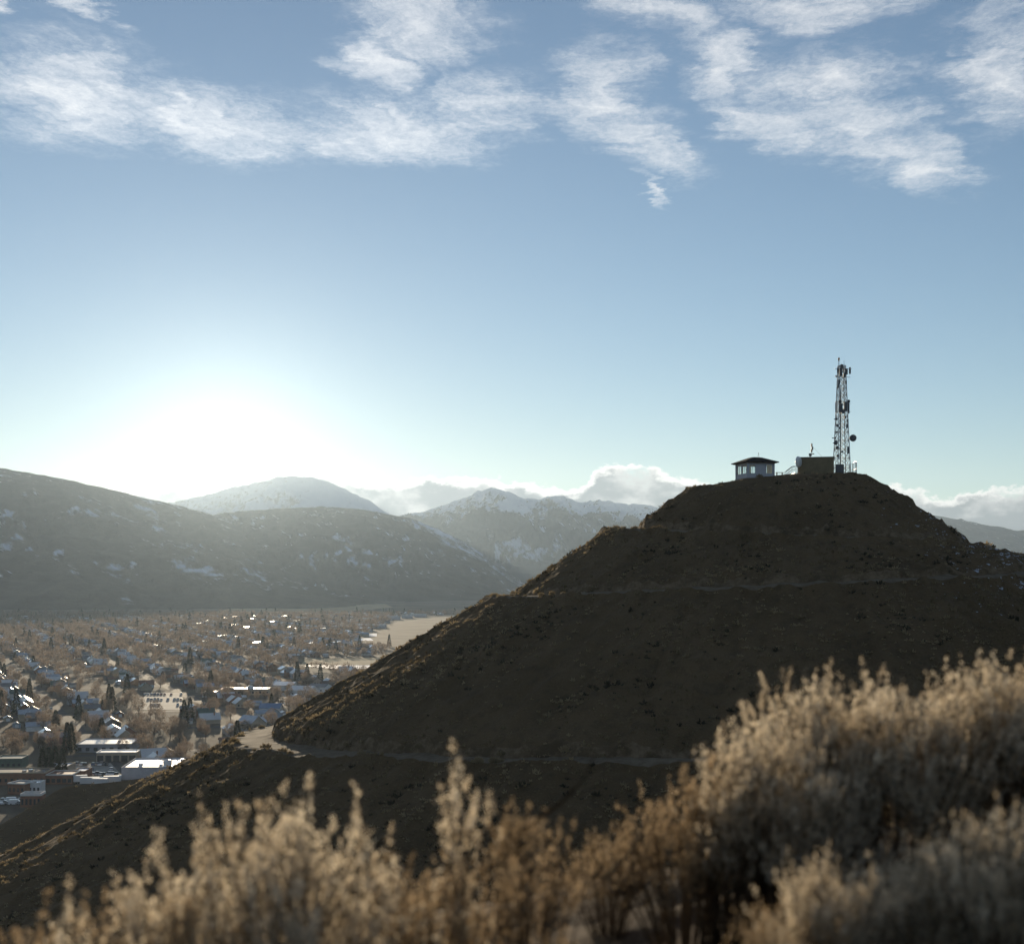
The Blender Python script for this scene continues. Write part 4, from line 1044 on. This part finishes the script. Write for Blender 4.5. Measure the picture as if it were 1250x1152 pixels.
# ---------------------------------------------------------------- trees of the town
def twig_mat(name, dark, lite, tr):
    m_, b, out = mat(name)
    g = b.new('ShaderNodeNewGeometry').outputs['Position']
    n = b.noise(g, 0.08, 3, 0.6)
    c = b.mix(b.step(n, 0.3, 0.7), dark, lite)
    d = b.new('ShaderNodeBsdfDiffuse'); b.put(d.inputs[0], c)
    t = b.new('ShaderNodeBsdfTranslucent'); b.put(t.inputs[0], c)
    mx = b.new('ShaderNodeMixShader'); mx.inputs[0].default_value = tr
    b.L.new(d.outputs[0], mx.inputs[1]); b.L.new(t.outputs[0], mx.inputs[2]); b.L.new(mx.outputs[0], out.inputs[0])
twig_mat('bare_twigs', (0.185, 0.142, 0.108), (0.29, 0.225, 0.17), 0.55)
twig_mat('conifer_needles', (0.022, 0.03, 0.018), (0.042, 0.05, 0.028), 0.2)
plain('bark', (0.09, 0.07, 0.055), 0.9, 0.1)
def sliver_cloud(r, centres, dirs, length, width):
    """thin triangles: base at centres, along dirs"""
    n = len(centres)
    side = np.cross(dirs, r.normal(size=(n, 3))); side /= np.linalg.norm(side, axis=1, keepdims=True) + 1e-9
    L_ = length * r.uniform(0.6, 1.3, (n, 1)); W_ = width * r.uniform(0.6, 1.4, (n, 1))
    v = np.stack([centres - side * W_, centres + side * W_, centres + dirs * L_], 1).reshape(-1, 3)
    return v, np.arange(3 * n).reshape(-1, 3)
def crown_pts(r, n, h0, h1, rad, shape):
    u = r.normal(size=(n, 3)); u /= np.linalg.norm(u, axis=1, keepdims=True)
    rr_ = r.uniform(0.25, 1.0, (n, 1)) ** 0.55
    lob = 1 + 0.22 * np.sin(u[:, :1] * 5 + shape) * np.cos(u[:, 1:2] * 4 + 2 * shape) + 0.12 * np.sin(u[:, 2:] * 7 + shape)
    p = u * rr_ * lob
    ctr = np.array([0, 0, (h0 + h1) / 2]); sc = np.array([rad, rad, (h1 - h0) / 2])
    d = u * np.array([0.8, 0.8, 0.5]) + np.array([0, 0, 0.7]) + r.normal(size=(n, 3)) * 0.35
    d /= np.linalg.norm(d, axis=1, keepdims=True)
    return ctr + p * sc, d
def decid(seed, H, rad, n):
    r = np.random.default_rng(seed)
    c, d = crown_pts(r, n, H * 0.18, H, rad, seed)
    v, f = sliver_cloud(r, c, d, 1.0, 0.12)
    tm = MB().tube([(0, 0, -0.5), (0.1, 0, H * 0.25), (0.0, 0.15, H * 0.6)], [0.32, 0.24, 0.08], 6)
    for k in range(6):
        g = k * 1.05 + seed; e = rad * r.uniform(0.55, 0.8); zt = H * r.uniform(0.5, 0.85)
        tm.tube([(0.05, 0.03, H * (0.16 + 0.03 * k)), (e * 0.5 * math.cos(g), e * 0.5 * math.sin(g), H * (0.3 + 0.04 * k)), (e * math.cos(g), e * math.sin(g), zt)], [0.15, 0.1, 0.04], 5)
    return tm.mesh('trunk', MATS['bark']), mesh_np('crown', v, f, MATS['bare_twigs']), (v, f)
def conif(seed, H, rad, n):
    r = np.random.default_rng(seed)
    z = r.uniform(0.06, 1.0, n); g = r.uniform(0, 2 * np.pi, n)
    prof = (1 - z) ** 0.85 * (0.78 + 0.3 * np.abs(np.sin(z * 22 + seed))) + 0.03
    q = prof * rad * r.uniform(0.35, 1.0, n) ** 0.5
    c = np.stack([q * np.cos(g), q * np.sin(g), z * H], 1)
    d = np.stack([np.cos(g), np.sin(g), r.uniform(-0.5, 0.35, n)], 1) + r.normal(size=(n, 3)) * 0.25; d /= np.linalg.norm(d, axis=1, keepdims=True)
    v, f = sliver_cloud(r, c, d, 0.95, 0.28)
    tm = MB().tube([(0, 0, -0.5), (0, 0, H * 0.5), (0, 0, H * 0.97)], [0.26, 0.16, 0.03], 6)
    return tm.mesh('trunk', MATS['bark']), mesh_np('crown', v, f, MATS['conifer_needles']), (v, f)
DEC = [decid(1, 11, 4.6, 1150), decid(2, 13.5, 5.2, 1400), decid(3, 9, 3.7, 900), decid(4, 14, 4.2, 1200), decid(5, 10, 5.2, 1150)]
CON = [conif(11, 14, 2.9, 1000), conif(12, 17, 3.3, 1200), conif(13, 10, 2.7, 800)]
DLAB = ['mid sized bare round tree', 'large bare spreading tree', 'small bare round tree', 'tall narrow bare tree', 'low broad bare tree']
CLAB = ['dark mid sized conifer', 'tall dark pointed conifer', 'short dark conifer']
def tree_spots():
    r = random.Random(21); out = []
    tries = 0
    # nearest trees first, denser in the yards between streets
    while len(out) < 7600 and tries < 90000:
        tries += 1
        y = math.sqrt(r.uniform(560 ** 2, 3350 ** 2)); px = r.uniform(-65, 620); x = (px - 625) / F * y
        if not in_town(x, y, 6): continue
        if in_field(x, y) and HOR - GROUND * F / y > 751: continue
        d = Vector((x, y, 0)) - G0; a = d.dot(gd); c_ = d.dot(gp)
        if min(abs(c_ - s_) for s_ in STREETS_C) < 6.0 or (y < 1500 and min(abs(a - s_) for s_ in STREETS_A) < 6.0): continue
        dens_ = 0.5 + 0.9 * vnoise(np.array(x / 90), np.array(y / 90), 3)
        if r.random() > np.clip(dens_ + (0.25 if y > 1600 else 0), 0.12, 1): continue
        out.append((x, y, r.random(), r.random(), r.random()))
    return out
TS = tree_spots()
# a coarse hash of built ground
cellm = {}
for a, b_, q in taken: cellm.setdefault((int(a // 40), int(b_ // 40)), []).append((a, b_, q))
def clear(x, y, m_):
    i, j = int(x // 40), int(y // 40)
    for di in (-1, 0, 1):
        for dj in (-1, 0, 1):
            for a, b_, q in cellm.get((i + di, j + dj), []):
                if (x - a) ** 2 + (y - b_) ** 2 < (q * 0.75 + m_) ** 2: return False
    return True
TS = [t_ for t_ in TS if clear(t_[0], t_[1], 1.5)]
extra = [on_ground(87, 920), on_ground(82, 921), on_ground(20, 873), on_ground(133, 862), on_ground(137, 868), on_ground(363, 832), on_ground(375, 832), on_ground(391, 834), on_ground(155, 850), on_ground(232, 882), on_ground(60, 948), on_ground(67, 949), on_ground(76, 948), on_ground(52, 949)]
TS.sort(key=lambda t_: t_[1])
nd = nc = 0
rest_d = []; rest_c = []
EXL = {0: 'tall dark conifer at the end of the long low white roofed store', 1: 'tall dark conifer at the end of the long low white roofed store'}
for q in (5, 6, 7): EXL[q] = 'tall dark conifer in the row behind the metal barns'
for q in (10, 11, 12, 13): EXL[q] = 'dark conifer in the clump behind the longest brick block'
def put_tree(kind, k, x, y, s_, rz, label, group, own=None):
    tm, cm, _ = (DEC if kind == 'd' else CON)[k]
    q = min(HBUILT, key=lambda h: (h[0] - x) ** 2 + (h[1] - y) ** 2)
    if math.hypot(q[0] - x, q[1] - y) < 26: label = label + ' beside a ' + house_words(q)
    else: label = label + ' away from houses'
    if own: label = own
    t = thing('bare_tree' if kind == 'd' else 'conifer_tree', label, 'tree', (x, y, GROUND), rz, group)
    t.scale = (s_, s_, s_)
    obj('trunk', tm, t); obj('crown', cm, t)
for i, p in enumerate(extra): put_tree('c', 1 if i < 10 else 0, p.x, p.y, 0.95 + 0.05 * (i % 3), i * 1.3, CLAB[1 if i < 10 else 0], 'dark conifers in the town', EXL.get(i)); nc += 1
for (x, y, a, b_, c_) in TS:
    if a < (0.07 if y < 1000 else 0.03):
        k = int(b_ * 3)
        if nc < 70: put_tree('c', k, x, y, 0.75 + 0.4 * c_, c_ * 6.28, CLAB[k], 'dark conifers in the town'); nc += 1
        else: rest_c.append((x, y, k, 0.75 + 0.4 * c_, c_ * 6.28))
    else:
        k = int(b_ * 5)
        if nd < 290: put_tree('d', k, x, y, 0.52 + 0.42 * c_, c_ * 6.28, DLAB[k], 'bare trees in the town'); nd += 1
        else: rest_d.append((x, y, k, 0.52 + 0.42 * c_, c_ * 6.28))
def mass(name, protos, items, material, label):
    VV = []; n = 0
    for (x, y, k, s_, g) in items:
        v = protos[k][2][0].reshape(-1, 3, 3)
        step_ = 5 if y < 1000 else (9 if y < 1600 else 16)
        v = v[int(g * 3) % step_::step_] 
        c0 = v.mean(1, keepdims=True); grow = {5: 1.75, 9: 2.3, 16: 3.0}[step_]
        v = (c0 + (v - c0) * grow).reshape(-1, 3) * s_
        cs, sn = math.cos(g), math.sin(g)
        VV.append(np.stack([x + v[:, 0] * cs - v[:, 1] * sn, y + v[:, 0] * sn + v[:, 1] * cs, GROUND + v[:, 2]], 1))
    V = np.concatenate(VV)
    obj(name, mesh_np(name, V, np.arange(len(V)).reshape(-1, 3), MATS[material]), kind='stuff', label=label)
mass('far_bare_trees', DEC, rest_d, 'bare_twigs', 'mass of distant bare trees over the far side of town')
mass('far_conifers', CON, rest_c, 'conifer_needles', 'scattered distant dark conifers over the far side of town')
print('TOWN', len(near), len(far), nd, nc, len(rest_d), len(rest_c))

# ---------------------------------------------------------------- scrub on the hill
twig_mat('dry_scrub', (0.17, 0.128, 0.068), (0.40, 0.31, 0.18), 0.45)
twig_mat('dark_sage', (0.035, 0.03, 0.019), (0.075, 0.064, 0.04), 0.3)
def tuft_proto(seed, n, tall):
    r = np.random.default_rng(seed)
    u = r.normal(size=(n, 3)); u /= np.linalg.norm(u, axis=1, keepdims=True); u[:, 2] = np.abs(u[:, 2])
    c = u * np.array([0.7, 0.7, 0.55]) * r.uniform(0.2, 0.8, (n, 1))
    d = u + np.array([0, 0, tall]) + r.normal(size=(n, 3)) * 0.3; d /= np.linalg.norm(d, axis=1, keepdims=True)
    return sliver_cloud(r, c, d, 0.55, 0.16)
TUFT = [tuft_proto(i, 15, 0.4 + 0.3 * (i % 3)) for i in range(8)]
def scatter(name, pts, sizes, label, material='dry_scrub'):
    r = np.random.default_rng(3); VV = []
    for p, s_ in zip(pts, sizes):
        v = TUFT[r.integers(8)][0]; g = r.uniform(0, 6.28); cs, sn = math.cos(g), math.sin(g)
        q = v * s_
        VV.append(np.stack([p[0] + q[:, 0] * cs - q[:, 1] * sn, p[1] + q[:, 0] * sn + q[:, 1] * cs, p[2] - 0.05 * s_ + q[:, 2]], 1))
    V = np.concatenate(VV)
    obj(name, mesh_np(name, V, np.arange(len(V)).reshape(-1, 3), MATS[material]), kind='stuff', label=label)
def sample_grid(V, n, keep, r):
    a = V[:-1, :-1]; b_ = V[1:, :-1]; c = V[:-1, 1:]
    area = np.linalg.norm(np.cross(b_ - a, c - a), axis=-1) * keep
    pr = (area / area.sum()).ravel(); k = r.choice(len(pr), n, p=pr); i, j = np.unravel_index(k, area.shape)
    u = r.random((n, 1)); v = r.random((n, 1))
    return a[i, j] + (b_[i, j] - a[i, j]) * u + (c[i, j] - a[i, j]) * v
def hill_scrub():
    r = np.random.default_rng(77)
    nr, nt = HV.shape[:2]
    seg = HSEG[:-1][:, None] * np.ones(nt - 1)
    R = np.hypot(HV[:-1, :-1, 0] - HX, HV[:-1, :-1, 1] - HY)
    th = HTH[:-1][None] * np.ones((nr - 1, 1))
    keep = (~np.isin(seg, ROADS)).astype(float) * (R < 175) * ((th > -62) & (th < 218))
    patch = 0.55 + 0.9 * fbm(HV[:-1, :-1, 0] * 0.05, HV[:-1, :-1, 1] * 0.05, 3, 6)
    keep = keep * np.clip(patch, 0.12, 1.4) * np.where(R < 9.5, 0.15, 1) * np.where(th < 25, 1.7, 1)
    pts = sample_grid(HV, 42000, keep, r)
    sz = 0.28 + 0.42 * r.random(len(pts)) ** 1.8 + 0.4 * (r.random(len(pts)) > 0.96)
    rr_ = np.hypot(pts[:, 0] - HX, pts[:, 1] - HY); sz = np.where(rr_ < 27, sz * 0.6, sz)
    dk = sample_grid(HV, 9000, keep * np.clip(0.3 + 1.6 * fbm(HV[:-1, :-1, 0] * 0.09, HV[:-1, :-1, 1] * 0.09, 3, 16), 0.03, 2), r)
    scatter('sagebrush_clumps', dk, 0.32 + 0.7 * r.random(len(dk)) ** 2.5, 'darker sagebrush clumps dotted over the hillside', 'dark_sage')
    scatter('hillside_scrub', pts, sz, 'low dry scrub and bunch grass covering the hillside')
    pts = sample_grid(SPUR, 7000, np.ones((SPUR.shape[0] - 1, SPUR.shape[1] - 1)), r)
    scatter('spur_scrub', pts, 0.35 + 0.6 * r.random(len(pts)) ** 2, 'low dry scrub covering the lower spur')
hill_scrub()
def rim_shrubs():
    r = np.random.default_rng(9)
    protos = []
    for k in range(4):
        v, f = [], []
        n = 150
        u = r.normal(size=(n, 3)); u /= np.linalg.norm(u, axis=1, keepdims=True); u[:, 2] = np.abs(u[:, 2])
        c = u * np.array([0.5, 0.5, 0.5]) * r.uniform(0.3, 0.95, (n, 1)); d = u + np.array([0, 0, 0.5]); d /= np.linalg.norm(d, axis=1, keepdims=True)
        v, f = sliver_cloud(r, c, d, 0.28, 0.05)
        st = MB()
        for q in range(5): st.tube([(0, 0, -0.1), (0.25 * math.cos(q * 1.3), 0.25 * math.sin(q * 1.3), 0.4)], [0.02, 0.008], 4)
        protos.append((mesh_np('foliage', v, f, MATS['dry_scrub']), st.mesh('stem', MATS['bark'])))
    def put(x, y, z, s_, label, group):
        k = r.integers(4)
        t = thing('dry_shrub', label, 'shrub', (x, y, z), r.uniform(0, 6.28), group); t.scale = (s_, s_, s_ * r.uniform(0.75, 1.05))
        obj('foliage', protos[k][0], t); obj('stem', protos[k][1], t)
    def along(seg, th0, th1, n, label, group, s0, s1):
        rows = np.where(HSEG == seg)[0]
        for i in range(n):
            th = r.uniform(th0, th1); k = int(np.argmin(np.abs(HTH - th))); row = rows[-1] if r.random() < 0.75 else rows[0] - 1
            p = HV[row, k]; put(p[0] + r.uniform(-.4, .4), p[1] + r.uniform(-.4, .4), p[2] - 0.05, r.uniform(s0, s1), label, group)
    along(ROADS[1], -25, 40, 30, 'sunlit dry shrub on the lip of the middle road bench', 'shrubs on the middle bench', 0.6, 1.5)
    along(ROADS[0], -25, 40, 16, 'dry shrub on the lip of the upper road bench', 'shrubs on the upper bench', 0.6, 1.4)
    along(ROADS[2], -30, 60, 34, 'dry shrub on the edge of the lower dirt road', 'shrubs on the lower road', 0.7, 1.7)
    for i in range(24):
        th = r.uniform(-20, 190); k = int(np.argmin(np.abs(HTH - th))); row = int(np.where(HSEG == 2)[0][0]) + r.integers(-3, 3)
        p = HV[row, k]; put(p[0], p[1], p[2] - 0.05, r.uniform(0.4, 0.9), 'small dark shrub near the summit brow', 'shrubs on the summit brow')
    c = at(927, 585, 234.5); put(c.x, c.y, hill_z(c.x, c.y) - 0.05, 1.3, 'small dark shrub in front of the white lookout pavilion', 'shrubs on the summit brow')
rim_shrubs()

# ---------------------------------------------------------------- the slope the camera stands on, and its brush
def gz(x, y):
    z = -1.27 + 0.185 * x - 0.03 * np.maximum(0, -x) + 0.05 * fbm(np.asarray(x) * 1.1, np.asarray(y) * 1.1, 3, 2) + 0.02 * fbm(np.asarray(x) * 6, np.asarray(y) * 6, 2, 8)
    return z - 0.62 * np.maximum(0, y - 5.6) - 0.05 * np.maximum(0, 3.0 - y) * 0
def foreground():
    xs = np.concatenate([np.linspace(-40, -6, 24, endpoint=False), np.linspace(-6, 6, 200), np.linspace(6, 40, 25)[1:]])
    ys = np.concatenate([np.linspace(-6, 1, 10, endpoint=False), np.linspace(1, 8, 120), np.linspace(8, 75, 50)[1:]])
    X, Y = np.meshgrid(xs, ys); Xc = np.clip(X, -6, 6)
    Z = gz(Xc, Y) - 0.10 * np.maximum(0, np.abs(X) - 6) * (X < 0) 
    V = np.stack([X, Y, Z], -1); nr, nt = Z.shape
    i = np.arange(nr - 1)[:, None] * nt + np.arange(nt - 1)[None]
    f = np.stack([i, i + 1, i + nt + 1, i + nt], -1).reshape(-1, 4)
    m_, b, out = mat('slope_earth')
    g = b.new('ShaderNodeNewGeometry').outputs['Position']
    n1 = b.noise(g, 4.0, 5, 0.65); n2 = b.noise(g, 40.0, 4, 0.7)
    c = b.mix(b.step(n1, 0.35, 0.65), (0.09, 0.06, 0.038), (0.15, 0.105, 0.065)); c = b.mix(b.m('MULTIPLY', b.step(n2, 0.5, 0.7), 0.6), c, (0.26, 0.19, 0.12))
    principled(b, out, c, 0.95, 0.1, bump=n2, bump_d=0.02)
    obj('foreground_slope', mesh_np('foreground_slope', V.reshape(-1, 3), f, m_, True), kind='structure')
foreground()
twig_mat('brush_stem', (0.05, 0.034, 0.02), (0.15, 0.105, 0.064), 0.15)
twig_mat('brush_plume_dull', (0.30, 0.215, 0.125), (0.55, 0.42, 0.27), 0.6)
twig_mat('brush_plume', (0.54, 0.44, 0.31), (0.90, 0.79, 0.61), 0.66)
for n_ in ('brush_stem', 'brush_plume', 'brush_plume_dull'):
    for q in MATS[n_].node_tree.nodes:
        if q.type == 'TEX_NOISE': q.inputs['Scale'].default_value = 7.0
def ribbons(P, width, r):
    """P (n,k,3) centre lines -> flat ribbons tapering to the tip, two crossed"""
    n, k = P.shape[:2]; VV = []; FF = []; base = 0
    tang = np.gradient(P, axis=1)
    for c in range(2):
        sd = np.cross(tang, r.normal(size=(n, 1, 3)) + 0 * tang); sd /= np.linalg.norm(sd, axis=2, keepdims=True) + 1e-9
        w_ = width * np.linspace(1, 0.45, k)[None, :, None]
        V = np.stack([P - sd * w_, P + sd * w_], 2).reshape(-1, 3)
        i = (np.arange(n)[:, None] * k + np.arange(k - 1)[None]) * 2
        FF.append(np.stack([i, i + 1, i + 3, i + 2], -1).reshape(-1, 4) + base); VV.append(V); base += len(V)
    return np.concatenate(VV), np.concatenate(FF)
def brush(seed, stems=190, H=0.70, spread=0.34, nb=6, plume=17, head='brush_plume'):
    r = np.random.default_rng(seed)
    g = r.uniform(0, 2 * np.pi, stems); q = np.sqrt(r.random(stems))
    lean = q * spread * r.uniform(0.75, 1.15, stems)
    h = H * r.uniform(0.52, 1.12, stems) ** 0.9 * (1 - 0.28 * q ** 2)
    b0 = np.stack([0.10 * q * np.cos(g), 0.10 * q * np.sin(g), -0.03 + 0 * g], 1)
    tip = np.stack([b0[:, 0] * 0 + lean * np.cos(g), lean * np.sin(g), h], 1) + r.normal(size=(stems, 3)) * 0.02
    midp = b0 * 0.35 + tip * 0.5 + np.stack([-0.10 * lean * np.cos(g), -0.10 * lean * np.sin(g), 0.10 * h], 1) + r.normal(size=(stems, 3)) * 0.03
    t = np.linspace(0, 1, 7)[None, :, None]
    P = (1 - t) ** 2 * b0[:, None] + 2 * t * (1 - t) * midp[:, None] + t ** 2 * tip[:, None]
    sv, sf = ribbons(P, 0.003, r)
    # side branches on the upper part, each closing upward
    tb = r.uniform(0.66, 0.98, (stems, nb))[..., None]
    o = (1 - tb) ** 2 * b0[:, None] + 2 * tb * (1 - tb) * midp[:, None] + tb ** 2 * tip[:, None]
    ga = r.uniform(0, 2 * np.pi, (stems, nb)); ln = r.uniform(0.06, 0.15, (stems, nb))
    out = np.stack([np.cos(ga), np.sin(ga), 0 * ga], -1)
    e = o + out * (ln * 0.42)[..., None] + np.array([0, 0, 1.0]) * (ln * 0.95)[..., None] * r.uniform(0.75, 1.15, (stems, nb, 1))
    mm = o * 0.5 + e * 0.5 + out * (ln * 0.10)[..., None]
    PB = np.stack([o, mm, e], 2).reshape(-1, 3, 3)
    bv, bf = ribbons(PB, 0.0014, r)
    V = np.concatenate([sv, bv]); Fc = np.concatenate([sf, bf + len(sv)])
    tw = mesh_np('twigs', V, Fc, MATS['brush_stem'])
    # seed heads along the last few centimetres of every branch
    tips = np.concatenate([e.reshape(-1, 3), P[:, -1]]); ax = np.concatenate([(e - mm).reshape(-1, 3), P[:, -1] - P[:, -2]])
    ax /= np.linalg.norm(ax, axis=1, keepdims=True)
    n = len(tips)
    L_ = r.uniform(0.025, 0.09, (n, 1, 1))
    s_ = r.uniform(-1, 0.35, (n, plume, 1))
    c = tips[:, None] + ax[:, None] * s_ * L_ + r.normal(size=(n, plume, 3)) * 0.0036
    d = ax[:, None] * 0.9 + r.normal(size=(n, plume, 3)) * 0.75; d /= np.linalg.norm(d, axis=2, keepdims=True)
    pv, pf = sliver_cloud(r, c.reshape(-1, 3), d.reshape(-1, 3), 0.0135, 0.0032)
    hd = mesh_np('seed_heads', pv, pf, MATS[head])
    # narrow leaves down the stems
    k = 22
    tl = r.uniform(0.25, 0.95, (stems, k))[..., None]
    o = (1 - tl) ** 2 * b0[:, None] + 2 * tl * (1 - tl) * midp[:, None] + tl ** 2 * tip[:, None]
    d = r.normal(size=(stems, k, 3)) * 0.6 + np.array([0, 0, 0.8]); d /= np.linalg.norm(d, axis=2, keepdims=True)
    lv, lf = sliver_cloud(r, o.reshape(-1, 3), d.reshape(-1, 3), 0.028, 0.0016)
    le = mesh_np('dry_leaves', lv, lf, MATS['brush_stem'])
    return tw, hd, le
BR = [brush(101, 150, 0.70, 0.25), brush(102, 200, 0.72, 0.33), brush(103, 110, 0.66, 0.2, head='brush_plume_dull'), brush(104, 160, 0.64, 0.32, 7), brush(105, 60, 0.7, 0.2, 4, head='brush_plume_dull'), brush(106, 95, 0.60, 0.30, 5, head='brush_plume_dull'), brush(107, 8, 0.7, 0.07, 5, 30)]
def put_brush(k, px, py_top, Y, label, s_=None, group=None):
    x = (px - 625) / F * Y; zt = (HOR - py_top) / F * Y; z0 = float(gz(x, Y))
    hs = [0.80, 0.82, 0.75, 0.72, 0.78, 0.68, 0.78][k]
    s_ = s_ or (zt - z0) / hs
    t = thing('rabbitbrush', label, 'bush', (x, Y, z0 - 0.01), (k * 1.7 + px * 0.013) % 6.28, group)
    t.scale = (max(s_, 0.55) * 1.0, max(s_, 0.55), s_)
    tw, hd, le = BR[k]
    obj('twigs', tw, t, kind='stuff'); obj('seed_heads', hd, t, kind='stuff'); obj('dry_leaves', le, t, kind='stuff')
G1 = 'dry brush on the slope'
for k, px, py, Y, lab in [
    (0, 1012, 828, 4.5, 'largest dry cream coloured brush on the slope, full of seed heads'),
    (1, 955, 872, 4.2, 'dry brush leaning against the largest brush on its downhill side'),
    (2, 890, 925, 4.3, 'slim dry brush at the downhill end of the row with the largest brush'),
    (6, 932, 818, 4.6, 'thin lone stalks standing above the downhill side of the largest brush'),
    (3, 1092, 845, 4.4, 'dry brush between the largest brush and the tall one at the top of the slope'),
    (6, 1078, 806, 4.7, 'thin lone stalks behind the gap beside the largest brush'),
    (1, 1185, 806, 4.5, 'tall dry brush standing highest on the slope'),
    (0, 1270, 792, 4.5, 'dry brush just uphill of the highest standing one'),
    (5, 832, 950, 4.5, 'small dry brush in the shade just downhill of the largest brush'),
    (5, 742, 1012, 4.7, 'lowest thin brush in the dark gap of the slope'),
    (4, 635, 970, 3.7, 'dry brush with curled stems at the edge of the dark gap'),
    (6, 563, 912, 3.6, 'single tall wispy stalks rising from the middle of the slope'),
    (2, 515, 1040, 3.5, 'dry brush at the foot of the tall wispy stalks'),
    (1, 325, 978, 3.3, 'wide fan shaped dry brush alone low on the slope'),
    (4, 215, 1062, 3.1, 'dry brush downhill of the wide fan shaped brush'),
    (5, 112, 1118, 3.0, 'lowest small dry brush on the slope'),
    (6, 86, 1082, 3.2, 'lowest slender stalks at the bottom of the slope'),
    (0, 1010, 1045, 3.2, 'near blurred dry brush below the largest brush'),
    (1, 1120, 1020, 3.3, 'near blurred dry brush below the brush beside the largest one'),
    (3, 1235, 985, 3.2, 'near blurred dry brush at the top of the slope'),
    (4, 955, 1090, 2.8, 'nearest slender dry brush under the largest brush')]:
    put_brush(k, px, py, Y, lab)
# dead branches lying in the gap
def dead_branch(pts, rad, label):
    w3 = [Vector((0, 0, 0))] + [at(*p) - at(*pts[0]) for p in pts[1:]]
    o = thing('dead_branch', label, 'branch', at(*pts[0]))
    MB().tube(w3, [rad * (1 - 0.7 * i / (len(w3) - 1)) for i in range(len(w3))], 6).build('main_stem', MATS['brush_stem'], o, smooth=True)
    mid = w3[len(w3) // 2]
    MB().tube([mid, mid + Vector((0.05, 0.02, 0.05)), mid + Vector((0.08, 0.0, 0.12))], [rad * 0.5, rad * 0.35, rad * 0.15], 5).build('side_twig', MATS['brush_stem'], o, smooth=True)
dead_branch([(612, 1040, 3.9), (650, 1005, 3.85), (690, 975, 3.8), (698, 962, 3.8)], 0.010, 'pale dead branch slanting up beside the dark gap')
dead_branch([(640, 1062, 3.7), (680, 1055, 3.75), (722, 1068, 3.8)], 0.008, 'pale dead branch lying level under the dark gap')
dead_branch([(1150, 1010, 3.6), (1185, 930, 3.6), (1205, 890, 3.6)], 0.007, 'bare bent branch standing under the highest brush')
dead_branch([(735, 1075, 3.5), (770, 1040, 3.6), (800, 985, 3.7)], 0.006, 'thin dead branch leaning across the dark gap')
